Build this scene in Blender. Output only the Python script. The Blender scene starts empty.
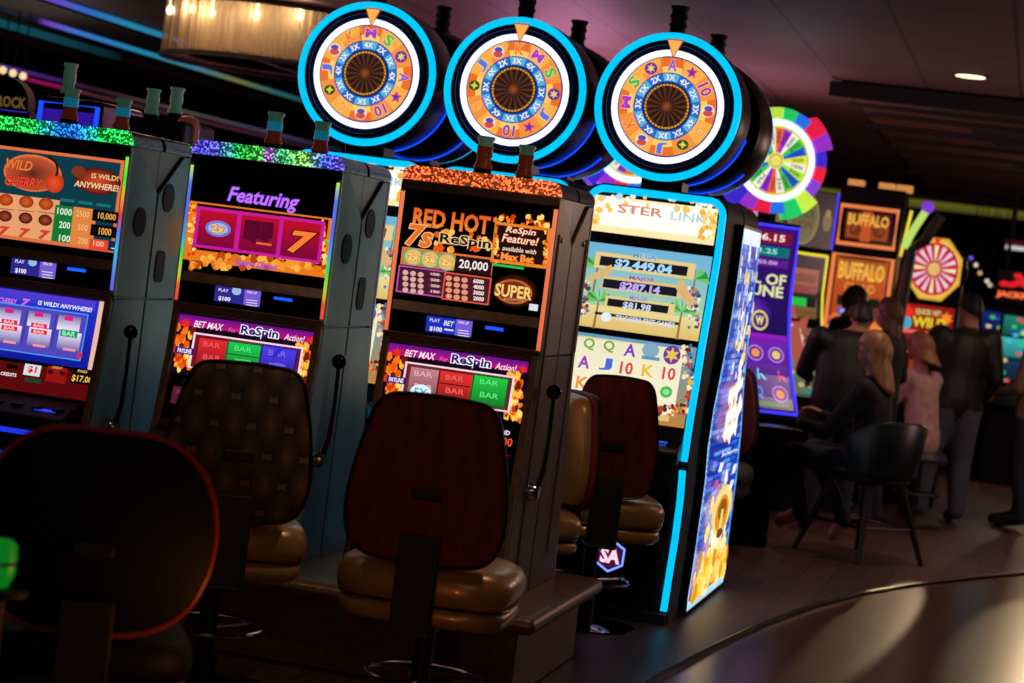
import bpy, bmesh, math, random
from math import sin, cos, pi, radians, sqrt, atan2
from mathutils import Vector, Matrix, Euler
random.seed(7)
C = bpy.context.scene.collection
# ------------------------------------------------------------------ camera numbers
FPX = 2200.0; ROLL = radians(7.3); CAMZ = 1.6
PITCH = atan2(85.0, FPX); YAW = atan2(520.0*cos(PITCH), FPX)
_F = Vector((-sin(YAW)*cos(PITCH), cos(YAW)*cos(PITCH), -sin(PITCH)))
_R = Vector((cos(YAW), sin(YAW), 0)); _U = _R.cross(_F)
def ray(x, y):
    a = x-512; b = y-341.5
    u = a*cos(ROLL)+b*sin(ROLL); v = -a*sin(ROLL)+b*cos(ROLL)
    return _F*FPX + _R*u - _U*v
def at(x, y, Y):            # the point seen at a pixel, on the upright plane Y = const
    d = ray(x, y); t = Y/d.y
    return Vector((d.x*t, Y, CAMZ+d.z*t))
def prof(pts):              # front outline of a cabinet: y as a function of z
    pts = sorted(pts, key=lambda p: p[1])
    if len(pts) == 2: return lambda z: pts[0][0]+(pts[1][0]-pts[0][0])*(z-pts[0][1])/(pts[1][1]-pts[0][1])
    def f(z):
        if z <= pts[0][1]: return pts[0][0]
        for (y0, z0), (y1, z1) in zip(pts, pts[1:]):
            if z <= z1: return y0+(y1-y0)*(z-z0)/max(z1-z0, 1e-6)
        return pts[-1][0]
    return f
# ------------------------------------------------------------------ materials
def lin(c, g=1.0):
    o = []
    for v in c[:3]:
        v = v/255.0
        o.append((v/12.92 if v <= 0.04045 else ((v+0.055)/1.055)**2.4)*g)
    return (o[0], o[1], o[2], 1.0)
def mat(name, col, rough=0.5, metal=0.0, emit=None, es=1.0, coat=0.0, trans=0.0, spec=None, ior=None):
    m = bpy.data.materials.new(name); m.use_nodes = True
    b = m.node_tree.nodes['Principled BSDF']
    b.inputs['Base Color'].default_value = lin(col)
    b.inputs['Roughness'].default_value = rough; b.inputs['Metallic'].default_value = metal
    b.inputs['Coat Weight'].default_value = coat
    if trans: b.inputs['Transmission Weight'].default_value = trans
    if spec is not None: b.inputs['Specular IOR Level'].default_value = spec
    if emit:
        b.inputs['Emission Color'].default_value = lin(emit); b.inputs['Emission Strength'].default_value = es
    return m
def nodes(m): return m.node_tree.nodes, m.node_tree.links, m.node_tree.nodes['Principled BSDF']
def noise_mat(name, c1, c2, scale=20, rough=0.5, metal=0.0, stretch=(1,1,1), bump=0.0, detail=4, coat=0.0):
    m = mat(name, c1, rough, metal, coat=coat); n, l, b = nodes(m)
    tc = n.new('ShaderNodeTexCoord'); mp = n.new('ShaderNodeMapping'); mp.inputs['Scale'].default_value = stretch
    nz = n.new('ShaderNodeTexNoise'); nz.inputs['Scale'].default_value = scale; nz.inputs['Detail'].default_value = detail
    r = n.new('ShaderNodeValToRGB'); r.color_ramp.elements[0].color = lin(c1); r.color_ramp.elements[1].color = lin(c2)
    r.color_ramp.elements[0].position = .35; r.color_ramp.elements[1].position = .68
    l.new(tc.outputs['Object'], mp.inputs['Vector']); l.new(mp.outputs['Vector'], nz.inputs['Vector'])
    l.new(nz.outputs['Fac'], r.inputs['Fac']); l.new(r.outputs['Color'], b.inputs['Base Color'])
    if bump:
        bp = n.new('ShaderNodeBump'); bp.inputs['Strength'].default_value = bump; bp.inputs['Distance'].default_value = .01
        l.new(nz.outputs['Fac'], bp.inputs['Height']); l.new(bp.outputs['Normal'], b.inputs['Normal'])
    return m
def art_material():
    m = mat('lit_graphic', (2,2,2), 0.25); n, l, b = nodes(m)
    a = n.new('ShaderNodeVertexColor'); a.layer_name = 'Col'
    l.new(a.outputs['Color'], b.inputs['Emission Color']); b.inputs['Emission Strength'].default_value = 1.0
    return m
M = {}
M['art'] = art_material()
M['black'] = mat('black_gloss', (7,8,11), .3, spec=.25)
M['blackglass'] = mat('black_glass', (4,4,6), .08, spec=.5)
M['blackmatt'] = mat('black_matt', (9,9,10), .6)
M['bronze'] = noise_mat('bronze_metal', (112,84,66), (134,102,80), 30, .38, .35)
M['bronze_dark'] = noise_mat('dark_bronze_panel', (84,64,54), (104,80,66), 12, .5, .25)
M['steel'] = noise_mat('grey_teal_panel', (112,142,158), (134,164,178), 6, .45, .25)
M['steel_light'] = mat('pale_steel_trim', (185,195,200), .35, .3)
M['vent'] = mat('vent_black', (12,16,20), .7)
M['chrome'] = mat('chrome', (190,190,192), .15, 1.0)
M['gold'] = noise_mat('gold_vinyl', (168,126,70), (196,150,90), 9, .32, .2, bump=.15, coat=.2)
M['goldlight'] = M['gold']
M['redfab'] = noise_mat('dark_red_fabric', (96,22,24), (130,36,34), 5, .75, stretch=(6,6,1.2), bump=.2)
M['piping'] = mat('black_piping', (34,18,16), .4)
M['rimglow_piping'] = mat('piping_with_rim_glow', (150,44,22), .3)  # orange of the rim light put into the piping colour
M['rubber'] = mat('rubber', (14,14,14), .7)
def neon(name, col, s): return mat(name, (5,5,5), .4, emit=col, es=s)
M['cyan'] = neon('cyan_neon', (0,178,225), 1.35)
M['white_neon'] = neon('white_ring_neon', (225,232,255), 1.6)
M['blue_neon'] = neon('blue_neon', (62,52,235), 1.3)
M['orange_neon'] = neon('orange_neon', (240,128,72), 1.0)
M['yellow_neon'] = neon('yellow_neon', (235,215,50), 1.1)
M['blue_led'] = neon('blue_led', (20,70,240), 1.3)
M['green_led'] = neon('green_led', (30,240,80), 1.5)
M['candle_clear'] = mat('clear_lens', (150,200,175), .3, spec=.6, emit=(90,150,120), es=.12)
M['candle_amber'] = mat('amber_lens', (120,56,40), .3, spec=.6, emit=(160,60,40), es=.1)
M['candle_teal'] = mat('teal_lens', (40,160,185), .3, spec=.6, emit=(20,150,190), es=.3)
def ogee_mat():
    # woven chain pattern of tall ovals on brown ground
    m = mat('brown_chain_fabric', (50,36,28), .6); n, l, b = nodes(m)
    tc = n.new('ShaderNodeTexCoord'); sp = n.new('ShaderNodeSeparateXYZ'); l.new(tc.outputs['Object'], sp.inputs[0])
    def mth(op, a, bb=None, cc=None):
        x = n.new('ShaderNodeMath'); x.operation = op
        for i, v in enumerate((a, bb, cc)):
            if v is None: continue
            if isinstance(v, (int, float)): x.inputs[i].default_value = v
            else: l.new(v, x.inputs[i])
        return x.outputs[0]
    PX, PZ = .125, .19
    zc = mth('DIVIDE', sp.outputs['Z'], PZ)
    # two interlocking lattices of ovals
    def lattice(ox, oz):
        fx = mth('SUBTRACT', mth('FRACT', mth('ADD', mth('DIVIDE', sp.outputs['X'], PX), ox)), .5)
        fz = mth('SUBTRACT', mth('FRACT', mth('ADD', zc, oz)), .5)
        return mth('SQRT', mth('ADD', mth('POWER', mth('MULTIPLY', fx, 2.35), 2), mth('POWER', mth('MULTIPLY', fz, 1.95), 2)))
    d = mth('MINIMUM', lattice(0.25, 0.1), lattice(.75, .6))
    r = n.new('ShaderNodeValToRGB'); cr = r.color_ramp
    cr.elements[0].position = 0; cr.elements[0].color = lin((130,102,80))
    cr.elements[1].position = .45; cr.elements[1].color = lin((88,64,51))
    for p, c in ((.75,(70,50,40)), (.86,(30,20,17)), (.93,(150,114,88)), (1.0,(110,82,64))):
        e = cr.elements.new(p); e.color = lin(c)
    l.new(d, r.inputs['Fac']); l.new(r.outputs['Color'], b.inputs['Base Color'])
    bp = n.new('ShaderNodeBump'); bp.inputs['Strength'].default_value = .5; bp.inputs['Distance'].default_value = .01; bp.invert = True
    l.new(d, bp.inputs['Height']); l.new(bp.outputs['Normal'], b.inputs['Normal'])
    return m
M['ogee'] = ogee_mat()
def glitter_mat(name, stops, axis_w, emit=1.0, dark=False):
    # flakes of light over colours that run along the topper
    m = mat(name, (6,14,10), .3); n, l, b = nodes(m)
    tc = n.new('ShaderNodeTexCoord'); v = n.new('ShaderNodeTexVoronoi'); v.inputs['Scale'].default_value = 150
    l.new(tc.outputs['Object'], v.inputs['Vector'])
    sp = n.new('ShaderNodeSeparateXYZ'); l.new(tc.outputs['Object'], sp.inputs[0])
    mr = n.new('ShaderNodeMapRange'); mr.inputs[1].default_value = -axis_w; mr.inputs[2].default_value = axis_w
    l.new(sp.outputs['X'], mr.inputs[0])
    r = n.new('ShaderNodeValToRGB'); cr = r.color_ramp
    cr.elements[0].position = stops[0][0]; cr.elements[0].color = lin(stops[0][1])
    cr.elements[1].position = stops[-1][0]; cr.elements[1].color = lin(stops[-1][1])
    for p, c in stops[1:-1]:
        e = cr.elements.new(p); e.color = lin(c)
    l.new(mr.outputs[0], r.inputs['Fac'])
    s2 = n.new('ShaderNodeSeparateColor'); l.new(v.outputs['Color'], s2.inputs[0])
    rr = n.new('ShaderNodeValToRGB'); rr.color_ramp.elements[0].color = (.28,.28,.28,1); rr.color_ramp.elements[0].position = .5
    rr.color_ramp.elements[1].color = (5.0,4.6,4.4,1); rr.color_ramp.elements[1].position = .97
    l.new(s2.outputs[0], rr.inputs['Fac'])
    mx = n.new('ShaderNodeMix'); mx.data_type = 'RGBA'; mx.blend_type = 'MULTIPLY'; mx.inputs[0].default_value = 1
    l.new(r.outputs['Color'], mx.inputs[6]); l.new(rr.outputs['Color'], mx.inputs[7])
    l.new(mx.outputs[2], b.inputs['Base Color' if dark else 'Emission Color'])
    if not dark: b.inputs['Emission Strength'].default_value = emit
    return m
M['glit1'] = glitter_mat('glitter_green_blue', [(0,(40,190,70)),(.3,(40,190,70)),(.5,(24,100,190)),(.62,(30,110,210)),(.78,(24,165,70)),(1,(40,190,70))], .305)
M['glit2'] = glitter_mat('glitter_rainbow', [(0,(70,60,190)),(.15,(80,80,200)),(.3,(30,160,70)),(.45,(60,170,60)),(.5,(150,70,180)),(.58,(50,160,110)),(.75,(110,170,70)),(.88,(60,80,200)),(1,(90,70,200))], .305)
M['glit3'] = glitter_mat('glitter_orange', [(0,(210,90,48)),(.5,(190,84,40)),(1,(220,96,56))], .305)
M['glitd'] = glitter_mat('glitter_dark_green', [(0,(22,96,70)),(1,(22,96,70))], .305, dark=True)
# ------------------------------------------------------------------ mesh builder
class MB:
    def __init__(s): s.v = []; s.f = []; s.m = []; s.k = 0
    def add(s, vs, fs):
        o = len(s.v); s.v += [Vector(v) for v in vs]
        for f in fs: s.f.append([i+o for i in f]); s.m.append(s.k)
        return s
    def box(s, x0, x1, y0, y1, z0, z1):
        v = [(x,y,z) for z in (z0,z1) for y in (y0,y1) for x in (x0,x1)]
        return s.add(v, [(0,2,3,1),(4,5,7,6),(0,1,5,4),(2,6,7,3),(0,4,6,2),(1,3,7,5)])
    def prism(s, pts, a, b, axis='x'):
        # outline in the other two axes, extruded from a to b
        n = len(pts)
        def mk(p, t): return (t,p[0],p[1]) if axis == 'x' else ((p[0],t,p[1]) if axis == 'y' else (p[0],p[1],t))
        v = [mk(p,a) for p in pts]+[mk(p,b) for p in pts]
        return s.add(v, [tuple(range(n)), tuple(reversed(range(n,2*n)))]+[(i,i+n,(i+1)%n+n,(i+1)%n) for i in range(n)])
    def loft(s, rings, close=True, caps=True):
        n = len(rings[0]); o = len(s.v); v = [p for r in rings for p in r]; f = []
        for i in range(len(rings)-1):
            for j in range(n if close else n-1):
                k = (j+1) % n
                f.append((i*n+j, i*n+k, (i+1)*n+k, (i+1)*n+j))
        if caps: f.append(tuple(reversed(range(n)))); f.append(tuple(range((len(rings)-1)*n, len(rings)*n)))
        return s.add(v, f)
    def lathe(s, pr, c, axis='z', n=28):
        # pr: (radius, height) pairs round an axis through c
        rings = []
        for r, h in pr:
            ring = []
            for i in range(n):
                a = 2*pi*i/n
                if axis == 'z': ring.append((c[0]+r*cos(a), c[1]+r*sin(a), c[2]+h))
                elif axis == 'y': ring.append((c[0]+r*cos(a), c[1]+h, c[2]+r*sin(a)))
                else: ring.append((c[0]+h, c[1]+r*cos(a), c[2]+r*sin(a)))
            rings.append(ring)
        return s.loft(rings)
    def tube(s, pts, r, n=8, closed=False):
        pts = [Vector(p) for p in pts]; rings = []; N = len(pts)
        rr = r if isinstance(r, (list, tuple)) else [r]*N
        up = None
        for i, p in enumerate(pts):
            a = pts[(i-1) % N] if (closed or i > 0) else p
            b = pts[(i+1) % N] if (closed or i < N-1) else p
            t = (b-a).normalized()
            if up is None:
                up = Vector((0,0,1)) if abs(t.z) < .9 else Vector((1,0,0))
            e1 = t.cross(up).normalized(); up = e1.cross(t).normalized()
            rings.append([p+(e1*cos(2*pi*j/n)+up*sin(2*pi*j/n))*rr[i] for j in range(n)])
        if closed: rings.append(rings[0])
        return s.loft(rings, caps=not closed)
    def ball(s, c, r, n=16, m=10):
        rx, ry, rz = r if isinstance(r, (tuple, list)) else (r,r,r)
        rings = []
        for i in range(m+1):
            t = -pi/2+pi*i/m; k = max(cos(t), .02)
            rings.append([(c[0]+rx*k*cos(2*pi*j/n), c[1]+ry*k*sin(2*pi*j/n), c[2]+rz*sin(t)) for j in range(n)])
        return s.loft(rings)
    def xform(s, mt, start=0):
        for i in range(start, len(s.v)): s.v[i] = mt @ s.v[i]
        return s
    def build(s, name, mats, parent=None, bevel=0, smooth=35, subsurf=0):
        me = bpy.data.meshes.new(name)
        off = root_loc(parent)
        me.from_pydata([v-off for v in s.v], [], s.f)
        if not isinstance(mats, (list, tuple)): mats = [mats]
        for m in mats: me.materials.append(M[m] if isinstance(m, str) else m)
        for p, k in zip(me.polygons, s.m): p.material_index = k
        bm = bmesh.new(); bm.from_mesh(me); bmesh.ops.remove_doubles(bm, verts=bm.verts, dist=1e-6); bmesh.ops.recalc_face_normals(bm, faces=bm.faces); bm.to_mesh(me); bm.free()
        if smooth:
            for p in me.polygons: p.use_smooth = True
            me.set_sharp_from_angle(angle=radians(smooth))
        o = bpy.data.objects.new(name, me); C.objects.link(o)
        if parent: o.parent = parent
        if bevel:
            b = o.modifiers.new('bevel', 'BEVEL'); b.width = bevel; b.segments = 3; b.limit_method = 'ANGLE'; b.angle_limit = radians(40)
        if subsurf:
            b = o.modifiers.new('sub', 'SUBSURF'); b.levels = subsurf; b.render_levels = subsurf
        return o
def root_loc(p):
    off = Vector((0,0,0))
    while p is not None: off += p.location; p = p.parent
    return off
def thing(name, label, cat, loc, group=None):
    o = bpy.data.objects.new(name, None); C.objects.link(o); o.empty_display_size = .05
    o.location = loc; o['label'] = label; o['category'] = cat
    if group: o['group'] = group
    return o
def tag(o, label, cat, group=None):
    o['label'] = label; o['category'] = cat
    if group: o['group'] = group
    return o
def struct(o): o['kind'] = 'structure'; return o
def copy_tree(o, loc=None, rz=None, label=None, group=None, skip=()):
    c = o.copy(); C.objects.link(c)
    if loc is not None: c.location = loc
    if rz is not None: c.rotation_euler = (0,0,rz)
    if label: c['label'] = label
    if group: c['group'] = group
    def kids(a, b):
        for ch in list(a.children):
            if ch.name.split('.')[0] in skip: continue
            d = ch.copy(); C.objects.link(d); d.parent = b; kids(ch, d)
    kids(o, c)
    return c
# ------------------------------------------------------------------ lit graphics
_glyph = {}
def glyphs(s, bold, shear):
    k = (s, bold, shear)
    if k not in _glyph:
        cu = bpy.data.curves.new('t', 'FONT'); cu.body = s; cu.size = 1; cu.offset = bold; cu.shear = shear; cu.resolution_u = 2; cu.fill_mode = 'FRONT'
        o = bpy.data.objects.new('t', cu); me = bpy.data.meshes.new_from_object(o)
        vs = [(v.co.x, v.co.y) for v in me.vertices]; fs = [tuple(p.vertices) for p in me.polygons]
        bpy.data.objects.remove(o); bpy.data.curves.remove(cu); bpy.data.meshes.remove(me)
        _glyph[k] = (vs, fs)
    return _glyph[k]
def fixup(vs, fs):
    out = []
    for f in fs:
        a = 0
        for i in range(len(f)):
            x0, y0 = vs[f[i]]; x1, y1 = vs[f[(i+1) % len(f)]]; a += x0*y1-x1*y0
        out.append(tuple(f) if a > 0 else tuple(reversed(f)))
    return out
class Art:
    """Flat graphic in plane coordinates (a across, b up) laid on a display; P turns a crop pixel into (a, b)."""
    def __init__(s, surf, y=None, gain=1.0, seg=0):
        # surf(a, b, h) -> world point h in front of the display
        s.surf = surf; s.pf = y if callable(y) else (lambda z, _y=y: _y); s.v = []; s.f = []; s.c = []; s.gain = gain; s.ly = 0; s.crop_(0,0,1); s.seg = seg
    def crop_(s, x0, y0, k): s.cx, s.cy, s.ck = x0, y0, k; return s
    def P(s, x, y):
        x = s.cx+x/s.ck; y = s.cy+y/s.ck
        Y = s.pf(1.2)
        for _ in range(5):
            p = at(x, y, Y); Y = s.pf(p.z)
        return (p.x, p.z)
    def L(s, px): return px/s.ck*s.pf(1.2)/FPX     # pixel length -> metres
    def poly(s, pts, col, g=1.0):
        # pts in plane coordinates; col a colour or one per corner
        o = len(s.v); h = s.ly
        for p in pts: s.v.append((p[0], p[1], h))
        a = sum(pts[i][0]*pts[(i+1) % len(pts)][1]-pts[(i+1) % len(pts)][0]*pts[i][1] for i in range(len(pts)))
        idx = list(range(o, o+len(pts))); cols = [lin(c, g*s.gain) for c in col] if isinstance(col, list) else [lin(col, g*s.gain)]*len(pts)
        if a < 0: idx.reverse(); cols = list(reversed(cols))
        s.f.append(idx); s.c.append(cols); s.ly += 1; return s
    def rect(s, x0, y0, x1, y1, col, col2=None, g=1.0):
        a0, b0 = s.P(x0, y0); a1, b1 = s.P(x1, y1); return s.R(a0, b0, a1, b1, col, col2, g)
    def R(s, a0, b0, a1, b1, col, col2=None, g=1.0):
        # b0 top, b1 bottom
        n = max(1, int(abs(b0-b1)/.06)) if s.seg else 1
        c2 = col2 or col
        def mixc(t): return tuple(col[i]*(1-t)+c2[i]*t for i in range(3))
        h = s.ly
        for i in range(n):
            t0 = i/n; t1 = (i+1)/n; s.ly = h
            s.poly([(a0, b0+(b1-b0)*t0), (a0, b0+(b1-b0)*t1), (a1, b0+(b1-b0)*t1), (a1, b0+(b1-b0)*t0)], [mixc(t0), mixc(t1), mixc(t1), mixc(t0)], g)
        return s
    def bx(s, x, y, w, h, col, col2=None, g=1.0):
        a, b = s.P(x, y); w = s.L(w)/2; h = s.L(h)/2; return s.R(a-w, b+h, a+w, b-h, col, col2, g)
    def ell(s, x, y, rx, ry, col, n=24, g=1.0, rim=None):
        a, b = s.P(x, y); return s.E(a, b, s.L(rx), s.L(ry), col, n, g, rim)
    def E(s, a, b, rx, ry, col, n=24, g=1.0, rim=None):
        if rim is None: return s.poly([(a+rx*cos(2*pi*i/n), b+ry*sin(2*pi*i/n)) for i in range(n)], col, g)
        h = s.ly
        for i in range(n):
            s.ly = h; t0 = 2*pi*i/n; t1 = 2*pi*(i+1)/n
            s.poly([(a,b),(a+rx*cos(t0), b+ry*sin(t0)),(a+rx*cos(t1), b+ry*sin(t1))], [col, rim, rim], g)
        return s
    def ring(s, a, b, r0, r1, col, t0=0, t1=2*pi, n=48, g=1.0, ky=1.0):
        h = s.ly; m = max(2, int(n*abs(t1-t0)/(2*pi)))
        for i in range(m):
            s.ly = h; p = t0+(t1-t0)*i/m; q = t0+(t1-t0)*(i+1)/m
            s.poly([(a+r0*cos(p), b+ky*r0*sin(p)), (a+r1*cos(p), b+ky*r1*sin(p)), (a+r1*cos(q), b+ky*r1*sin(q)), (a+r0*cos(q), b+ky*r0*sin(q))], col, g)
        return s
    def star(s, a, b, r, col, k=5, q=.45, ph=pi/2, g=1.0):
        return s.poly([(a+(r if i % 2 == 0 else r*q)*cos(ph+pi*i/k), b+(r if i % 2 == 0 else r*q)*sin(ph+pi*i/k)) for i in range(2*k)], col, g)
    def T(s, txt, a, b, h, col, w=None, bold=.02, shear=0, rot=0, g=1.0, outline=None, ow=.05, bend=0, col2=None):
        if outline is not None: s.T(txt, a, b, h, outline, w, (bold+ow)/.62 if False else bold+ow*.75, shear, rot, g, bend=bend)
        vs, fs = glyphs(txt, round(bold*.62, 3), shear)
        ref, _ = glyphs(txt, 0, shear)
        if not vs: return s
        x0 = min(v[0] for v in ref); x1 = max(v[0] for v in ref); y0 = min(v[1] for v in ref); y1 = max(v[1] for v in ref)
        k = h/max(y1-y0, .01); kx = k if w is None else w/max(x1-x0, .01)
        o = len(s.v); cc, ss = cos(rot), sin(rot); W = (x1-x0)*kx
        pts = []
        for x, y in vs:
            X = (x-(x0+x1)/2)*kx; Y = (y-(y0+y1)/2)*k
            if bend: Y += bend*(1-(2*X/W)**2)*h
            pts.append((a+X*cc-Y*ss, b+X*ss+Y*cc))
            s.v.append((pts[-1][0], pts[-1][1], s.ly))
        for f in fixup(pts, fs):
            s.f.append([i+o for i in f])
            if col2: s.c.append([lin(tuple(col2[q]+(col[q]-col2[q])*min(1, max(0, (vs[i][1]-y0)/(y1-y0))) for q in range(3)), g*s.gain) for i in f])
            else: s.c.append([lin(col, g*s.gain)]*len(f))
        s.ly += 1; return s
    def text(s, txt, x, y, h, col, w=None, **k):
        a, b = s.P(x, y); return s.T(txt, a, b, s.L(h), col, None if w is None else s.L(w), **k)
    def frame(s, x0, y0, x1, y1, t, col, g=1.0):
        a0, b0 = s.P(x0, y0); a1, b1 = s.P(x1, y1); t = s.L(t); h = s.ly
        for q in ((a0,b0,a1,b0-t),(a0,b1+t,a1,b1),(a0,b0,a0+t,b1),(a1-t,b0,a1,b1)):
            s.ly = h; s.R(*q, col, g=g)
        return s
    def blobs(s, x0, y0, x1, y1, cols, n, r0, r1, seed=1, g=1.0, tall=1.0):
        rn = random.Random(seed)
        base = s.ly
        for i in range(n):
            s.ly = base+i*5//max(n,1)
            a, b = s.P(x0+(x1-x0)*rn.random(), y0+(y1-y0)*rn.random()); r = s.L(r0+(r1-r0)*rn.random()); h = s.ly
            k = 5+rn.randrange(3); ph = rn.random()*6
            s.poly([(a+r*(.6+.4*rn.random())*cos(ph+2*pi*j/k), b+tall*r*(.6+.4*rn.random())*sin(ph+2*pi*j/k)) for j in range(k)], rn.choice(cols), g)
        return s
    def build(s, name, parent, step=.0005):
        # re-rank the layers so that only overlapping shapes are stacked
        bb = {}
        for f in s.f:
            for i in f:
                x, y, l = s.v[i]; q = bb.setdefault(l, [x,x,y,y]); q[0] = min(q[0],x); q[1] = max(q[1],x); q[2] = min(q[2],y); q[3] = max(q[3],y)
        rk = {}
        for l in sorted(bb):
            q = bb[l]; rk[l] = 1+max([rk[k] for k in rk if bb[k][0] < q[1] and bb[k][1] > q[0] and bb[k][2] < q[3] and bb[k][3] > q[2]], default=-1)
        s.v = [(x, y, rk.get(l, 0)) for x, y, l in s.v]
        me = bpy.data.meshes.new(name); off = root_loc(parent)
        me.from_pydata([s.surf(v[0], v[1], .001+v[2]*step)-off for v in s.v], [], s.f)
        me.materials.append(M['art'])
        ca = me.color_attributes.new('Col', 'FLOAT_COLOR', 'CORNER'); i = 0
        flat = []
        for c in s.c:
            for q in c: flat += list(q)
        ca.data.foreach_set('color', flat)
        o = bpy.data.objects.new(name, me); C.objects.link(o); o.parent = parent
        return o
def flat_y(Y): return lambda a, b, h: Vector((a, Y-h, b))
def on_prof(pf): return lambda a, b, h: Vector((a, pf(b)-h, b))
def rounded(w, h, r, n=6, bottom=True):
    """half-width w, height h outline in (x, z), rounded corners."""
    p = []
    def arc(cx, cz, a0):
        for i in range(n+1):
            t = a0+pi/2*i/n; p.append((cx+r*cos(t), cz+r*sin(t)))
    arc(w-r, h-r, 0); arc(-w+r, h-r, pi/2)
    if bottom: arc(-w+r, r, pi); arc(w-r, r, 3*pi/2)
    else: p.extend([(-w, 0), (w, 0)])
    return p
# ------------------------------------------------------------------ near bank: three reel machines, each with a twin behind it
YF = 7.95
LOW = [(7.945,1.9),(7.945,1.25),(7.925,1.08),(7.89,.9),(7.85,.72),(7.80,.5),(7.765,.33)]
lowf = prof(LOW)
FL = [(255,120,20),(255,190,60),(210,60,10),(255,225,110),(120,20,8),(235,90,15)]
def red_reel_screen(A, k):
    """belly screen shared by the two flame machines; k = crop offsets (dx, dy) and reel colours"""
    dx, dy, reels = k
    A.rect(110+dx, 168+dy, 648+dx, 492+dy, (22,4,26))
    A.rect(112+dx, 170+dy, 672+dx, 292+dy, (96,18,140), (190,20,120))
    A.blobs(105+dx, 225+dy, 195+dx, 400+dy, FL, 60, 6, 20, 3, tall=1.5)
    A.blobs(595+dx, 300+dy, 650+dx, 480+dy, FL, 60, 6, 20, 5, tall=1.5)
    A.blobs(190+dx, 430+dy, 600+dx, 480+dy, FL, 50, 6, 18, 9)
    a, b = A.P(150+dx, 212+dy); A.star(a, b, A.L(24), (235,40,30), 6, .55)
    a, b = A.P(656+dx, 280+dy); A.star(a, b, A.L(20), (235,40,30), 6, .55)
    A.rect(186+dx, 246+dy, 602+dx, 452+dy, (255,220,230)); A.rect(193+dx, 254+dy, 595+dx, 445+dy, (120,20,40))
    xs = [(203,262,312,420),(322,278,446,436),(458,295,586,452)]
    for (x0,y0,x1,y1), c in zip(xs, reels):
        d = tuple(int(v*.45) for v in c); l = tuple(min(255, int(v*1.0+45)) for v in c)
        A.rect(x0+dx, y0+dy, x1+dx, y1-14+dy, d); A.rect(x0+6+dx, y0+6+dy, x1-6+dx, y1-20+dy, c, tuple(int(v*.6) for v in c))
        xm = (x0+x1)/2+dx
        for q, t in enumerate(('BAR','BAR')):
            yy = y0+30+q*52+dy+(xm-x0-dx)*.1
            A.text(t, xm, yy, 22, l, 78, bold=.03, outline=d, ow=.06)
    A.rect(320+dx, 330+dy, 446+dx, 352+dy, (60,5,5))
    A.text('BET MAX', 243+dx, 220+dy, 27, (255,235,250), 132, shear=.25, outline=(190,20,110), ow=.08)
    A.text('For', 338+dx, 238+dy, 18, (255,90,190), 36, shear=.2)
    A.text('ReSpin', 447+dx, 250+dy, 44, (40,20,110), 165, bold=.05, outline=(255,250,255), ow=.14)
    A.text('Action!', 588+dx, 270+dy, 26, (255,225,245), 90, shear=.25, outline=(190,20,110), ow=.08)
    A.rect(112+dx, 302+dy, 184+dx, 340+dy, (50,20,120)); A.text('PAYLINE', 148+dx, 321+dy, 17, (250,245,255), 62, bold=.05)
def card_panel(A, x0, y0, x1, y1, blue):
    A.rect(x0, y0, x1, y1, (46,40,140) if not blue else (24,50,190)); w = x1-x0; h = y1-y0-w*.128
    A.rect(x0+w*.67, y0+w*.086, x1, y1, (120,90,210))
    A.text('PLAY', x0+w*.18, y0+h*.3, h*.2, (225,225,250), w*.25); A.text('WIN UP', x0+w*.83, y0+h*.45, h*.17, (230,230,255), w*.26)
    A.text('$100', x0+w*.2, y0+h*.85, h*.3, (245,235,255), w*.3, bold=.05)
    for i in range(3): A.rect(x0+w*.7, y0+h*(.62+i*.16)+w*.09, x0+w*.95, y0+h*(.68+i*.16)+w*.122, (220,215,250))
    if not blue: A.ell(x0+w*.48, y0+h*.35, w*.12, w*.1, (150,190,225))
    else:
        A.text('BET', x0+w*.5, y0+h*.5, h*.3, (235,240,255), w*.25, shear=.2); A.rect(x0+w*.4, y0+h*.8, x0+w*.6, y0+h*.98, (225,230,250))
def candle(root, x, y, z, cols=('candle_amber','candle_teal','candle_clear'), s=.84):
    L = lambda pr: [(r*.95, h*s) for r, h in pr]
    m = MB(); m.lathe(L([(.036,0),(.036,.022),(.031,.026),(.0,.026)]), (x,y,z)); base = m.build('signal_candle', 'blackmatt', root)
    h = z+.026*s
    m = MB(); m.lathe(L([(.038,0),(.038,.008),(.03,.03),(.028,.052),(.034,.058)]), (x,y,h)); m.build('lens', cols[0], base)
    m = MB(); m.lathe(L([(.034,.058),(.032,.066),(.032,.094),(.034,.1)]), (x,y,h)); m.build('lens', cols[1], base)
    m = MB(); m.lathe(L([(.031,.1),(.029,.105),(.031,.128),(.036,.132),(.036,.142),(.033,.146),(0,.146)]), (x,y,h)); m.build('lens_cap', cols[2], base)
    return base
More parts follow.
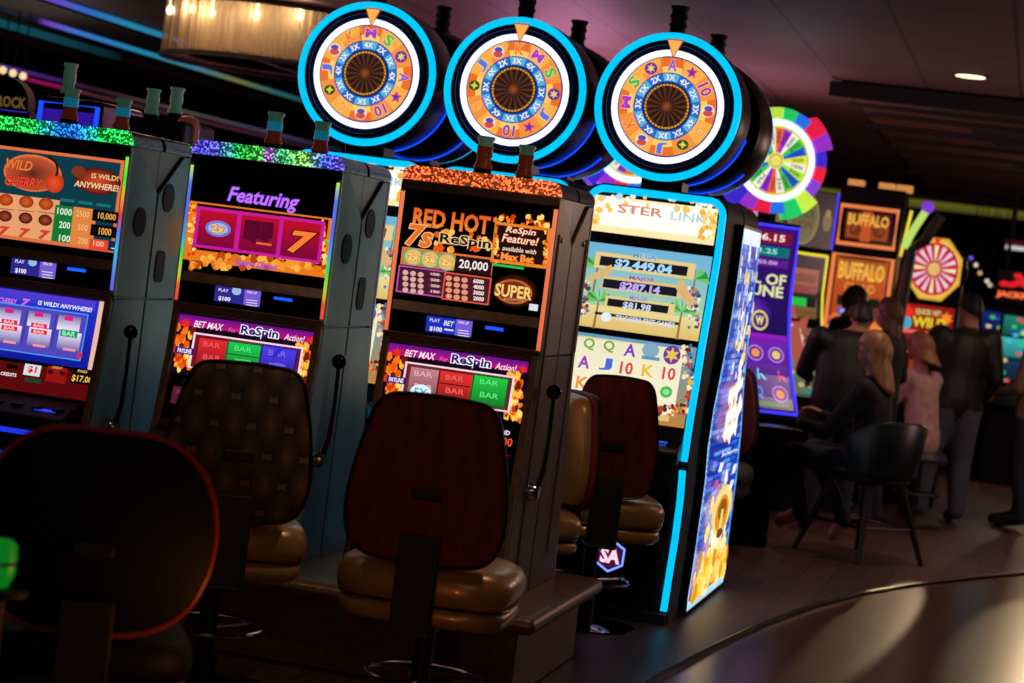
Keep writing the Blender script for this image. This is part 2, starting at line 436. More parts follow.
def make_cab(cx, style, label):
    hw = .305; x0, x1 = cx-hw, cx+hw
    root = thing('slot_machine', label, 'slot machine', (cx, YF, 0), 'slot machines')
    side, trim = ('bronze','bronze') if style == 3 else ('steel','steel_light')
    # core body
    m = MB(); m.prism([(8.25,.33),(7.80,.33),(7.83,.5),(7.88,.72),(7.92,.9),(7.955,1.08),(7.965,1.25),(7.965,1.835),(8.25,1.835)], x0+.012, x1-.012)
    m.build('cabinet_body', 'black', root)
    # side panels: upper one ends in a slanted cut towards the twin behind, lower one follows the slanting door
    for sx in (0, 1):
        a, b = (x0, x0+.012) if sx == 0 else (x1-.012, x1)
        m = MB(); m.prism([(7.955,1.245),(8.245,1.245),(8.245,1.665),(8.02,1.83),(7.955,1.83)], a, b); up = m.build('side_panel', side, root, bevel=.003)
        m = MB(); m.prism([(7.79,.33),(8.245,.33),(8.245,1.238),(7.95,1.238),(7.93,1.08),(7.9,.9),(7.86,.72),(7.81,.5)], a, b); m.build('side_panel', 'bronze_dark' if style == 3 else side, root, bevel=.003)
        s = 1 if sx else -1; xs = x1 if sx else x0
        if style != 3:
            vy, vz = (8.10,1.545) if sx else (8.144,1.655)
            m = MB(); m.lathe([(.0,0),(.058,0),(.058,.004*s),(.0,.004*s)], (xs,vy,vz), 'x', 24); m.build('speaker_vent', 'vent', up)
            if not sx: m = MB(); m.prism([(p[0]+8.15, p[1]+1.31) for p in rounded(.045, .13, .03)], xs, xs+.004*s); m.build('speaker_vent', 'vent', up)
        else:
            m = MB(); m.box(min(xs,xs+.006*s), max(xs,xs+.006*s), 7.99, 8.0, .45, 1.7); m.build('trim_strip', 'bronze_dark', up)
            m = MB(); m.lathe([(0,0),(.01,0),(.01,.006*s),(0,.006*s)], (xs,8.05,1.68), 'x', 12); m.build('side_lock', 'chrome', up)
        # front corner trim
        m = MB(); m.box(xs-.012 if sx else xs-.002, xs+.002 if sx else xs+.012, 7.935, 7.957, 1.25, 1.825); m.build('corner_trim', trim, root, bevel=.002)
    # pull lever on the right side
    m = MB(); m.lathe([(0,0),(.034,0),(.034,.03),(.024,.045),(0,.045)], (x1,8.02,.735), 'x', 20); lev = m.build('lever_hub', 'chrome', root)
    m = MB(); m.tube([(x1+.03,8.02,.735),(x1+.05,8.02,.82),(x1+.055,8.02,.95),(x1+.05,8.03,1.10)], [.012,.010,.008,.008]); m.build('lever_arm', 'chrome' if style == 3 else 'blackmatt', lev)
    m = MB(); m.ball((x1+.05,8.03,1.115), .029); m.build('lever_knob', 'blackglass', lev)
    # glitter topper: dark body with a lit front face
    m = MB(); m.prism([(p[0]+cx, p[1]+1.836) for p in rounded(hw+.004, .056, .045, bottom=False)], 7.95, 8.235, 'y'); top = m.build('topper', 'glitd' if style != 3 else 'blackmatt', root)
    m = MB(); m.prism([(p[0]+cx, p[1]+1.837) for p in rounded(hw+.003, .054, .045, bottom=False)], 7.935, 7.9495, 'y'); m.build('topper_light', 'glit%d' % style, top)
    m = MB(); m.box(x0, x1, 7.93, 7.96, 1.80, 1.835); m.build('top_rail', 'bronze_dark' if style == 3 else 'black', root, bevel=.004)
    candle(root, cx-.045, 8.1, 1.892, ('candle_amber','candle_teal','candle_clear') if style != 3 else ('candle_amber','candle_amber','candle_clear'))
    # glass of the upper display, bar, info panel
    m = MB(); m.box(x0+.022, x1-.022, 7.945, 7.966, 1.385, 1.80); glass = m.build('upper_display', 'blackglass', root)
    m = MB(); m.prism([(7.93,1.345),(7.966,1.34),(7.966,1.385),(7.945,1.385)], x0+.02, x1-.02); m.build('display_rail', 'bronze', root, bevel=.003)
    m = MB(); m.box(x0+.02, x1-.02, 7.948, 7.966, 1.255, 1.34); info = m.build('info_panel', 'blackglass', root)
    # lit strips down both front corners
    for sx in (0, 1):
        a = x0+.001 if sx == 0 else x1-.017
        A = Art(flat_y(7.934)); A.seg = 1
        if style == 3: A.R(a, 1.79, a+.016, 1.262, (240,128,84), (235,112,70))
        else:
            st = [(1.79,(150,235,60)),(1.70,(60,220,70)),(1.64,(230,170,60)),(1.56,(225,50,60)),(1.5,(90,120,235)),(1.42,(50,190,235)),(1.27,(110,90,230))]
            if style == 2: st = [(1.79,(190,235,70)),(1.72,(90,120,235)),(1.6,(80,110,225)),(1.52,(60,160,235)),(1.45,(50,225,70)),(1.36,(210,190,50)),(1.33,(240,90,40)),(1.27,(240,70,70))]
            for (z0, c0), (z1, c1) in zip(st, st[1:]): A.ly = 0; A.R(a, z0, a+.013, z1, c0, c1)
        A.build('edge_light', root)
    # door frame round the lower screens
    def strip(xa, xb, dy=0.0):
        pts = [(7.925-dy,1.262),(7.905-dy,1.08),(7.87-dy,.9),(7.83-dy,.72),(7.78-dy,.5),(7.745-dy,.33)]
        return MB().prism(pts+[(y+.045, z) for y, z in reversed(pts)], xa, xb)
    for sx in (0, 1):
        xa = x0+.002 if sx == 0 else x1-.030
        strip(xa, xa+.028).build('door_frame', 'bronze', root, bevel=.004)
    m = MB(); m.prism([(7.915,1.265),(7.95,1.265),(7.95,1.225),(7.93,1.225)], x0+.002, x1-.002); m.build('door_frame', 'bronze', root, bevel=.004)
    pts = [(7.94,1.226),(7.9,.94)]
    m = MB(); m.prism(pts+[(y+.03, z) for y, z in reversed(pts)], x0+.028, x1-.028); belly = m.build('lower_display', 'blackglass', root)
    pts = [(7.8985,.95),(7.87,.83)]
    m = MB(); m.prism(pts+[(y+.03, z) for y, z in reversed(pts)], x0+.028, x1-.028); meter = m.build('meter_display', 'blackglass', root)
    # button deck
    m = MB(); m.prism([(7.70,.74),(7.70,.765),(7.78,.80),(7.90,.83),(7.90,.74)], x0+.045, x1-.045); deck = m.build('button_deck', 'blackmatt', root, bevel=.006)
    for i in range(6):
        bx = x0+.09+i*.085
        m = MB(); m.lathe([(.026,0),(.026,.01),(.02,.014),(0,.014)], (bx,7.77,.789), 'z', 18); m.build('button', 'black', deck)
    m = MB(); m.prism([(7.79,.72),(7.745,.40),(7.79,.40),(7.83,.72)], x0+.042, x1-.042); door = m.build('lower_door', 'black', root, bevel=.004)
    A = Art(on_prof(prof([(7.789,.72),(7.745,.40)])), 7.77)
    if style == 1:
        A.R(cx-.13, .70, cx+.11, .68, (30,50,230)); A.R(cx-.12, .61, cx+.12, .53, (30,50,235), (18,30,160)); A.T('igt', cx+.06, .57, .05, (8,12,60), .08, bold=.04, shear=.2)
    else:
        A.R(cx-.12, .62, cx+.12, .54, (16,24,90), (10,14,60))
    A.build('door_sign', door)
    # ---------------- pictures on the displays
    U = Art(flat_y(7.945), 7.945); I = Art(flat_y(7.948), 7.948)
    B = Art(on_prof(prof([(7.94,1.226),(7.9,.94)])), prof([(7.94,1.226),(7.9,.94)]))
    N = Art(on_prof(prof([(7.895,.935),(7.87,.83)])), prof([(7.895,.935),(7.87,.83)]))
    if style == 3:
        U.crop_(380,160,3.796)
        U.text('RED HOT', 272, 232, 66, (235,100,35), 310, bold=.05, outline=(120,30,10), ow=.05, col2=(255,150,60), g=.9)
        U.blobs(200, 270, 420, 345, [(255,150,40),(230,90,20),(255,200,90)], 30, 8, 22, 2)
        U.text('7s', 152, 288, 78, (240,110,40), 100, bold=.05, shear=.2, outline=(255,215,140), ow=.05)
        U.text('ReSpin', 325, 312, 46, (30,16,12), 205, bold=.04, outline=(240,205,150), ow=.12)
        U.rect(86, 328, 424, 440, (225,112,60)); U.rect(90, 336, 420, 436, (200,120,70))
        for x, y, t in ((128,368,'2x'),(192,378,'5x'),(256,388,'2x')):
            U.ell(x, y, 42, 34, (50,190,120)); U.ell(x, y, 34, 30, (240,180,110)); U.text(t, x, y, 24, (250,225,120), 42, bold=.06, outline=(140,60,20), ow=.07)
        U.rect(290, 362, 422, 440, (44,14,22)); U.text('20,000', 357, 402, 38, (245,240,232), 116, bold=.03)
        U.rect(72, 398, 242, 524, (190,80,170)); U.rect(77, 404, 237, 518, (70,24,50))
        U.rect(246, 424, 412, 552, (225,90,60)); U.rect(251, 430, 407, 546, (80,24,36))
        for r in range(4):
            for c in range(3):
                U.ell(97+c*29, 427+r*22+c*4, 12, 10, (225,170,160)); U.ell(262+c*30, 448+r*23+c*4, 13, 10, (230,150,120))
            U.rect(188, 428+r*22, 232, 440+r*22, (170,60,60)); U.text('%d' % (6000 if r == 0 else (4000,3000,2000)[r-1]), 375, 461+r*22, 15, (250,235,225), 42, bold=.05)
            U.text(str((1000,500,200,100)[r]), 210, 434+r*22, 11, (240,220,200), 34)
        U.blobs(435, 215, 640, 265, FL[:4], 40, 6, 16, 4); U.rect(440, 234, 634, 414, (235,130,40)); U.rect(450, 246, 622, 400, (34,14,10))
        U.blobs(440, 250, 450, 395, FL[:4], 25, 5, 10, 14); U.blobs(625, 265, 634, 405, FL[:4], 25, 5, 10, 15)
        U.text('ReSpin', 537, 273, 30, (250,225,190), 120, shear=.2, outline=(200,60,20), ow=.08)
        U.text('Feature!', 535, 303, 30, (250,225,190), 145, shear=.2, outline=(200,60,20), ow=.08)
        U.text('available with', 531, 342, 18, (250,225,190), 136, shear=.2)
        U.text('Max Bet', 524, 372, 26, (255,150,60), 130, bold=.06, outline=(220,70,20), ow=.05)
        U.rect(430, 392, 548, 416, (30,200,90))
        U.ell(512, 497, 92, 66, (120,50,20), rim=(10,4,4)); U.ell(507, 500, 76, 48, (190,96,50)); U.ell(507, 500, 66, 40, (120,40,30))
        U.text('SUPER', 507, 500, 46, (250,205,110), 145, bold=.05, outline=(90,30,10), ow=.06)
        U.text('JACKPOTS', 507, 532, 12, (240,170,90), 80)
        U.rect(568, 545, 598, 574, (220,225,235))
        I.crop_(360,300,4.02); card_panel(I, 270, 62, 446, 150, True); I.rect(505, 103, 576, 127, (30,80,245), g=1.2)
        B.crop_(360,300,4.02); red_reel_screen(B, (0, 0, [(200,130,140),(230,50,45),(40,200,70)]))
        B.ell(246, 372, 46, 34, (225,245,255)); B.text('5X', 246, 372, 34, (90,170,200), 56, bold=.04)
        N.crop_(360,300,4.02); N.text('PAID', 578, 532, 17, (235,225,245), 52, bold=.05); N.text('$9.00', 566, 570, 38, (240,80,40), 96, bold=.03)
        N.rect(440, 600, 610, 606+22, (110,20,16)); N.text('CREDITS', 300, 520, 16, (235,225,245), 80); N.text('9', 300, 550, 34, (240,80,40), 30)
    elif style == 2:
        U.crop_(160,120,4.017)
        U.rect(108, 322, 664, 634, (235,120,30)); U.rect(150, 334, 655, 588, (20,4,8))
        U.text('Featuring', 415, 322, 78, (200,120,250), 318, bold=.03, shear=.25, outline=(96,30,190), ow=.06)
        U.blobs(122, 545, 640, 596, [(245,150,50),(225,110,25),(255,180,70),(180,70,10)], 90, 8, 26, 6)
        U.blobs(118, 335, 144, 540, FL[:4], 40, 6, 16, 7); U.blobs(652, 400, 662, 620, FL[:4], 40, 6, 14, 8); U.blobs(160, 332, 660, 385, FL[:4], 0, 5, 10, 8)
        for x0_, y0_, x1_, y1_ in ((152,345,310,532),(320,366,480,554),(488,386,646,578)):
            U.rect(x0_, y0_, x1_, y1_, (200,30,150)); U.rect(x0_+13, y0_+15, x1_-13, y1_-14, (190,14,40), (120,8,60))
        U.ell(236, 437, 58, 34, (90,130,225)); U.ell(236, 437, 46, 25, (190,170,230)); U.text('2x', 236, 436, 34, (255,205,80), 56, bold=.05, outline=(60,10,60), ow=.07)
        for i in range(7): U.rect(345+i*17, 400+i*2, 352+i*17, 480+(i % 3)*8, (90,8,40))
        U.rect(390, 490, 450, 506, (230,110,30))
        U.text('7', 572, 492, 84, (250,130,50), 100, bold=.06, shear=.2, outline=(70,10,10), ow=.07)
        U.text('Game Demo', 388, 580, 24, (190,90,235), 184, bold=.02, shear=.25, outline=(60,10,110), ow=.05)
        U.rect(664, 480, 686, 490, (50,230,80))
        I.crop_(150,280,4.017); card_panel(I, 264, 22, 440, 108, False); I.rect(498, 66, 572, 88, (20,90,235), g=1.2)
        B.crop_(150,280,4.017); red_reel_screen(B, (-6, -37, [(230,40,50),(30,200,80),(80,60,235)]))
        B.ell(375, 337, 40, 20, (60,230,110)); B.text('7', 515, 290, 50, (50,40,200), 50, bold=.05); B.ell(515, 350, 38, 18, (110,100,250))
        N.crop_(150,280,4.017); N.rect(95, 425, 160, 505, (90,26,50)); N.text('CREDITS', 128, 450, 14, (170,60,90), 50); N.rect(440, 470, 560, 520, (90,26,50))
    else:
        U.crop_(0,60,4.88)
        U.R(cx-.278, 1.775, cx+.28, 1.415, (226,112,66)); U.R(cx-.266, 1.763, cx+.266, 1.43, (14,58,70))
        U.ell(160, 552, 168, 98, (225,110,60)); U.ell(160, 554, 156, 88, (90,34,30), rim=(190,84,50))
        U.text('WILD', 96, 512, 50, (238,116,52), 150, bold=.05, shear=.2, outline=(110,26,16), ow=.06)
        U.text('CHERRY', 118, 596, 52, (232,66,44), 215, bold=.05, shear=.2, outline=(70,12,20), ow=.06)
        U.ell(268, 600, 52, 52, (236,84,40), rim=(200,50,24)); a, b = U.P(250, 520); U.ring(a-.02, b-.015, .045, .055, (30,24,24), -.4, 1.5)
        U.ell(478, 592, 132, 72, (214,74,40), rim=(60,16,20)); U.ell(385, 545, 40, 30, (130,50,34)); U.text('IS WILD!', 514, 572, 26, (240,190,130), 150, bold=.04, outline=(110,26,16), ow=.06)
        U.text('ANYWHERE!', 472, 615, 30, (244,206,150), 250, bold=.04, shear=.15, outline=(110,26,16), ow=.06)
        U.crop_(0,180,4.88)
        U.rect(-190, 38, 270, 300, (232,160,110)); U.rect(272, 120, 362, 312, (20,120,50)); U.rect(362, 130, 452, 330, (226,132,66))
        for c, x in enumerate((-165,-68,30,130,226)):
            U.ell(x, 92+c*10-15, 42, 32, (216,96,34), rim=(150,50,20)); U.ell(x-4, 178+c*10-22, 40, 30, (170,70,40), rim=(50,20,20)); U.text('7', x-10, 250+c*10-22, 42, (226,60,40), 48, bold=.06, shear=.2, outline=(120,20,20), ow=.05)
            U.rect(x-40, 135+c*9-18, x+40, 139+c*9-8, (120,40,40))
        for t, y in (('1000',155),('200',220),('100',285)): U.text(t, 317, y, 34, (225,235,215), 26*len(t)*.8, bold=.03)
        for t, y in (('2500',166),('500',232),('200',297)): U.text(t, 406, y, 32, (250,190,120), 22*len(t)*.85, bold=.03, outline=(190,80,30), ow=.05)
        for t, x, y in (('10,000',524,180),('1000',515,252)):
            U.rect(x-68, y-38, x+66, y+36, (10,10,12)); U.text(t, x, y, 36, (240,170,70), 24*len(t)*.62+10, bold=.03)
        U.rect(440, 285, 526, 350, (226,70,44)); U.text('100', 483, 312, 28, (250,190,150), 60, bold=.03); U.rect(532, 295, 582, 352, (20,40,80)); U.rect(545, 330, 580, 340, (220,220,230))
        for i, x in enumerate((330,418,506)): U.bx(x, 100+i*12, 80, 16, (30,110,110))
        I.crop_(0,180,4.88); card_panel(I, 60, 372, 268, 484, False); I.rect(330, 424, 418, 452, (20,90,240), g=1.3)
        B.crop_(0,300,4.875)
        B.R(cx-.275, 1.222, cx+.275, .955, (40,50,200), (16,26,150)); B.R(cx+.25, 1.222, cx+.275, .955, (238,186,170)); B.R(cx-.275, 1.222, cx-.25, .955, (238,186,170))
        B.R(cx-.235, 1.218, cx+.235, 1.18, (90,60,200), (50,60,215))
        B.text('IS WILD! ANYWHERE!', 318, 31, 22, (235,235,255), 308, bold=.04, shear=.1); B.text('7', 125, 12, 34, (220,110,230), 40, bold=.08, shear=.2); B.text('CHERRY', 40, 5, 28, (210,110,230), 100, bold=.06)
        B.R(cx-.24, 1.166, cx+.215, .982, (70,150,240)); B.R(cx-.235, 1.161, cx+.21, .987, (80,70,190))
        for i, x in enumerate((-92, 48, 192, 338)):
            y = 125+(x-50)*.128
            B.bx(x, y-48, 128, 78, (120,110,170), (238,230,255)); B.bx(x, y+40, 128, 98, (238,230,255), (96,86,160))
            B.bx(x, y-72, 50, 24, (225,30,130))
            if i < 3:
                for q in (0, 30): B.bx(x, y-18+q, 92, 24, (226,40,60)); B.text('BAR', x, y-18+q, 16, (255,190,190), 60, bold=.05)
            else: B.bx(x, y+2, 98, 36, (20,150,90)); B.text('BAR', x, y+2, 24, (150,240,190), 72, bold=.05)
            B.bx(x, y+80, 72, 14, (240,150,150))
        for x in (-22, 120, 265): B.bx(x, 125+(x-50)*.128, 10, 180, (70,60,130))
        B.ell(390, 270, 14, 16, (230,40,40))
        N.crop_(0,300,4.875)
        N.R(cx-.275, .942, cx+.275, .835, (90,10,12)); N.bx(60, 325, 66, 26, (20,6,6)); N.text('CREDITS', 42, 362, 17, (250,235,230), 90, bold=.04)
        N.bx(158, 342, 94, 58, (215,225,232)); N.text('$1', 158, 340, 36, (220,30,40), 46, bold=.06); N.bx(160, 392, 90, 20, (16,70,40))
        N.bx(275, 365, 112, 80, (150,20,22)); N.text('CREDIT', 280, 330, 11, (240,190,80), 60); N.bx(247, 350, 30, 18, (30,6,6)); N.bx(305, 357, 30, 18, (30,6,6))
        N.bx(398, 382, 120, 60, (16,8,8)); N.text('PAID', 404, 348, 13, (240,190,80), 52, bold=.04); N.text('$17.00', 400, 387, 36, (250,200,90), 112, bold=.03)
        D = Art(lambda a, b, h: Vector((a, 7.7+(b-.765)*2.2, b+h)), 7.76); D.R(cx+.12, .792, cx+.21, .784, (30,60,240)); D.build('deck_light', deck)
    U.build('picture', glass); I.build('picture', info); B.build('picture', belly); N.build('picture', meter)
    return root
CX = (-3.777, -2.915, -2.067)
cab1 = make_cab(CX[0], 1, 'leftmost slot machine, cut off by the photo edge, with green and blue glitter topper')
cab2 = make_cab(CX[1], 2, 'slot machine with rainbow glitter topper and purple Featuring sign over three magenta reels')
cab3 = make_cab(CX[2], 3, 'brown slot machine with orange glitter topper, orange edge lights and burning sevens display')
for src, lab in ((cab1,'back of the slot machine standing behind the green and blue glitter topper'),(cab2,'back of the slot machine standing behind the rainbow glitter topper'),(cab3,'back of the dark slot machine standing behind the orange glitter topper')):
    copy_tree(src, (src.location.x, 8.252*2-YF, 0), pi, lab)
# long stand under the bank
m = MB(); m.box(-4.32, -1.66, 7.70, 8.82, 0, .27); st = thing('slot_stand', 'long bronze slot machine stand with rounded ledge under the near machines', 'stand', (-3, 8.26, 0)); m.build('stand_base', 'bronze', st, bevel=.01)
m = MB(); m.box(-4.40, -1.585, 7.61, 8.91, .262, .329); m.build('ledge', 'bronze', st, bevel=.032)
# ------------------------------------------------------------------ bank of tall machines with a lit wheel above each
BX = -1.818; BW = .345
BF = [(10.28,2.0),(10.28,1.7),(10.225,1.5),(10.16,1.3),(10.12,1.1),(10.085,.95),(10.065,.8),(10.05,.73),(10.10,.58),(10.10,.39),(10.06,.2),(10.035,.06),(10.05,0)]
bf = prof(BF)
def seg_art(surf, cx, cz, order, mult, n=12):
    A = Art(surf); 
    R = dict(out=.305, wo=.268, wi=.238, s0=.158, s1=.232, m0=.118, m1=.156, c=.112)
    A.E(cx, cz, .315, .315, (4,10,28), 48); A.ring(cx, cz, .292, .297, (60,80,130), n=60); A.ring(cx, cz, R['wi'], R['wo'], (228,234,255), n=72, g=1.5); A.ring(cx, cz, R['wi']-.006, R['wi'], (20,40,140), n=72)
    cols = [(238,112,44),(250,176,70),(245,150,60)]
    for i in range(n):
        t = pi/2-2*pi*i/n; d = 2*pi/n
        A.ring(cx, cz, .157, R['s1'], cols[i % 3 if i < n-1 else 1], t-d/2, t+d/2, n=60); A.ring(cx, cz, .157, .19, tuple(min(255, v+30) for v in cols[(i+1) % 3]), t-d/2, t+d/2, n=60)
        A.ring(cx, cz, .117, .157, (40,110,205) if i % 2 else (90,180,225), t-d/2, t+d/2, n=60)
    A.ring(cx, cz, .156, .160, (20,50,150)); A.ring(cx, cz, .112, .119, (20,50,150))
    for i in range(n):
        t = pi/2-2*pi*i/n; rr = .196; px, pz = cx+rr*cos(t), cz+rr*sin(t); rot = t-pi/2
        k = order[i % len(order)]
        if k in '10AKJQS':
            col = {'10':(150,60,170),'A':(150,80,220),'K':(240,120,40),'J':(90,120,225),'Q':(250,160,60),'S':(60,190,80)}.get(k, (150,60,170))
            A.T(k, px, pz, .05, col, .038 if len(k) == 1 else .055, bold=.05, rot=rot, outline=(255,215,150), ow=.06)
        elif k == 'star': A.star(px, pz, .032, (210,50,120)); A.star(px, pz, .018, (60,60,190))
        elif k == 'gem': A.E(px, pz, .028, .024, (30,90,40)); A.star(px, pz, .02, (240,210,60), 4)
        elif k == 'crown': A.T('M', px, pz, .04, (170,60,190), .05, bold=.07, rot=rot, outline=(255,210,230), ow=.06)
        elif k == 'chest': A.E(px, pz, .030, .030, (250,225,215)); A.E(px, pz-.01, .024, .016, (210,80,70)); A.E(px, pz+.012, .02, .012, (90,80,170))
        elif k == 'purple': A.E(px, pz, .030, .028, (110,50,150)); A.star(px, pz, .022, (240,210,120), 6)
        rr = .137; A.T('%dX' % mult[i], cx+rr*cos(t), cz+rr*sin(t), .026, (240,248,255), .042, bold=.05, rot=rot, outline=(20,50,140), ow=.06)
    A.E(cx, cz, .112, .112, (44,24,18), 48)
    for i in range(18):
        t = 2*pi*i/18; A.poly([(cx, cz),(cx+.1*cos(t), cz+.1*sin(t)),(cx+.1*cos(t+.16), cz+.1*sin(t+.16))], (84,46,30))
    A.ring(cx, cz, .098, .106, (225,160,60)); 
    h = A.ly
    for i in range(40):
        A.ly = h; A.E(cx+.102*cos(2*pi*i/40), cz+.102*sin(2*pi*i/40), .0035, .0035, (60,24,10), 6)
    A.E(cx, cz, .03, .03, (150,80,40), rim=(60,30,20))
    h = A.ly
    for t in (pi/2-.27, pi/2+.27): A.R(cx+.2*cos(t)-.003, cz+.232, cx+.2*cos(t)+.003, cz+.16, (220,150,70))
    A.poly([(cx-.041, cz+.318),(cx+.041, cz+.318),(cx, cz+.222)], (170,70,30)); A.poly([(cx-.034, cz+.312),(cx+.034, cz+.312),(cx, cz+.232)], (255,178,84))
    return A
def add_wheel(root, cx, order, mult, name='wheel_topper'):
    cz = 2.387; y = 10.24
    m = MB(); m.lathe([(0,.43),(.27,.43),(.33,.40),(.352,.33),(.354,.12),(.352,.03),(.338,.012),(.30,.0),(0,.0)], (cx,y,cz), 'y', 64); w = m.build(name, 'black', root)
    m = MB(); m.tube([(cx+.333*cos(2*pi*i/72), y+.004, cz+.333*sin(2*pi*i/72)) for i in range(72)], .0175, 8, True); m.build('neon_ring', 'cyan', w)
    m = MB(); m.tube([(cx+.354*cos(2*pi*i/72), y+.33, cz+.354*sin(2*pi*i/72)) for i in range(44, 70)], .006, 6); m.build('blue_edge_light', 'blue_led', w)
    m = MB(); m.tube([(cx+.300*cos(2*pi*i/72), y-.004, cz+.300*sin(2*pi*i/72)) for i in range(72)], .008, 6, True); m.build('rim', 'blackglass', w)
    A = seg_art(flat_y(y), cx, cz, order, mult); A.build('wheel_face', w)
    m = MB(); m.box(cx-.1, cx+.1, 10.35, 10.55, 1.98, 2.07); m.build('neck', 'black', w, bevel=.01)
    m = MB(); z = 2.725
    m.lathe([(.05,0),(.05,.02),(.038,.025),(.038,.05),(.044,.055),(.044,.065),(.038,.07),(.038,.09),(.044,.095),(.044,.105),(.038,.11),(.038,.13),(.045,.135),(.045,.15),(0,.15)], (cx-.02,10.36,z))
    m.build('signal_candle', 'blackmatt', root)
    return w
def make_big(cx, label):
    root = thing('wheel_slot_machine', label, 'slot machine', (cx, 10.28, 0), 'wheel slot machines')
    # loft of the body, wide at the base and round-shouldered at the top
    rings = []; zs = [0,.06,.2,.39,.5,.58,.66,.73,.8,.95,1.1,1.3,1.5,1.7,1.85,1.92,1.96,1.985,2.0]
    for z in zs:
        w = BW
        if z > 1.92: t = (z-1.92)/.08; w = BW-.08*(1-sqrt(max(0, 1-t*t)))
        y0 = bf(z)+.012; yb = 10.86
        rings.append([(cx-w,y0,z),(cx+w,y0,z),(cx+w,y0+.12,z),(cx+w,yb,z),(cx-w,yb,z),(cx-w,y0+.12,z)])
    m = MB(); m.loft(rings); m.build('cabinet_body', 'blackmatt', root, bevel=.006)
    # neon outline of the upper half
    W = BW-.022; pts = []
    zl = [.76,.8,.95,1.1,1.3,1.5,1.7,1.82,1.90]
    for z in zl: pts.append((cx+W, bf(z), z))
    for i in range(1, 8): t = pi/2*i/8; pts.append((cx+W-.075+.075*cos(t), bf(1.9), 1.90+.075*sin(t)))
    for i in range(0, 8): t = pi/2+pi/2*i/8; pts.append((cx-W+.075+.075*cos(t), bf(1.9), 1.90+.075*sin(t)))
    for z in reversed(zl): pts.append((cx-W, bf(z), z))
    m = MB(); m.tube(pts, .0175, 8); m.build('neon_frame', 'cyan', root)
    for s in (-1, 1):
        m = MB(); m.tube([(cx+s*W, bf(z)+.004, z) for z in (.715,.66,.58,.5,.39,.3,.2,.12,.06)], .0165, 8); m.build('neon_strip', 'cyan', root)
    # displays
    sc = [(bf(z)-.002, z) for z in (1.86,1.7,1.5,1.3,1.1,.95)]
    def panel(z0, z1, w, name, matn='blackglass'):
        zz = [z0+(z1-z0)*i/6 for i in range(7)]
        p = [(bf(z), z) for z in zz]; m = MB(); m.prism(p+[(y+.02, z) for y, z in reversed(p)], cx-w, cx+w); return m.build(name, matn, root)
    top = panel(1.76, 1.945, .302, 'marquee_display'); mid = panel(1.31, 1.72, .305, 'jackpot_display'); low = panel(.90, 1.29, .305, 'reel_display')
    pf = lambda z: bf(z)-.001
    if True:
        A = Art(on_prof(pf), pf); A.crop_(560,170,4.655); A.seg = 1
        dx = cx-BX
        old = A.P; A.P = lambda x, y: (old(x, y)[0]+dx, old(x, y)[1])
        A.R(cx-.297, 1.94, cx+.297, 1.768, (255,238,190), (252,225,170), g=1.1); A.R(cx-.28, 1.925, cx+.28, 1.80, (255,250,238), (255,244,220), g=1.25)
        A.blobs(140, 120, 735, 195, [(190,225,240),(255,200,90),(255,250,230)], 40, 10, 26, 2); A.blobs(650, 200, 730, 320, [(250,180,60),(255,220,120)], 24, 8, 22, 3); A.blobs(140, 200, 180, 255, [(250,180,60),(255,220,120)], 12, 8, 18, 4)
        A.text('STER', 375, 190, 40, (222,140,118), 215, bold=.04); A.text('LINK', 600, 222, 40, (190,212,222), 170, bold=.04)
        A.build('picture', top)
        A = Art(on_prof(pf), pf); A.crop_(560,170,4.655); A.P = (lambda o: (lambda x, y: (o(x, y)[0]+dx, o(x, y)[1])))(A.P); A.seg = 1
        A.R(cx-.300, 1.715, cx+.300, 1.315, (110,180,220), (190,220,150))
        A.R(cx-.300, 1.42, cx+.300, 1.315, (235,220,150), (225,190,110))
        for s in (-1, 1):   # palms
            for q, (px_, pz_) in enumerate(((.235,1.60),(.20,1.44))):
                X = cx+s*px_; A.poly([(X-.005,pz_-.13),(X+.006,pz_-.13),(X+.004,pz_),(X-.004,pz_)], (150,110,60))
                for t in range(7):
                    a = pi*t/6+.0; A.poly([(X,pz_),(X+.055*cos(a)-.01*sin(a),pz_+.045*sin(a)+.02),(X+.075*cos(a),pz_+.05*sin(a)-.015)], (40,150,80) if t % 2 else (110,200,90))
        A.crop_(560,170,2.73)
        A.rect(100, 222, 365, 300, (232,204,140)); A.rect(118, 288, 340, 352, (228,196,130)); A.rect(126, 342, 310, 398, (232,204,140)); A.rect(96, 386, 325, 424, (20,34,60))
        A.rect(112, 234, 346, 290, (24,26,34)); A.rect(120, 296, 318, 346, (24,26,40)); A.rect(132, 350, 294, 392, (24,26,34))
        A.text('MEGA', 232, 236, 14, (90,150,190), 66, bold=.04, outline=(240,245,250), ow=.06)
        A.text('$2,449.04', 228, 265, 27, (160,215,255), 160, bold=.04, outline=(230,245,255), ow=.03)
        A.text('MAJOR', 224, 299, 13, (150,60,150), 72, bold=.05, outline=(245,225,245), ow=.06)
        A.text('$287.14', 218, 324, 24, (190,170,250), 112, bold=.04, outline=(235,225,255), ow=.03)
        A.text('MINOR', 215, 351, 12, (120,110,190), 50, bold=.04, outline=(240,240,250), ow=.06)
        A.text('$81.98', 210, 374, 20, (210,225,250), 78, bold=.04)
        A.ell(126, 401, 15, 13, (230,240,250)); A.text('TRIGGERS FREE GAMES', 232, 413, 13, (225,225,250), 168, bold=.04)
        A.blobs(52, 300, 78, 395, [(90,60,50),(220,120,70),(70,110,180),(240,230,220)], 45, 4, 9, 6); A.blobs(352, 320, 380, 430, [(90,60,50),(220,120,70),(70,110,180),(240,230,220)], 50, 4, 9, 7)
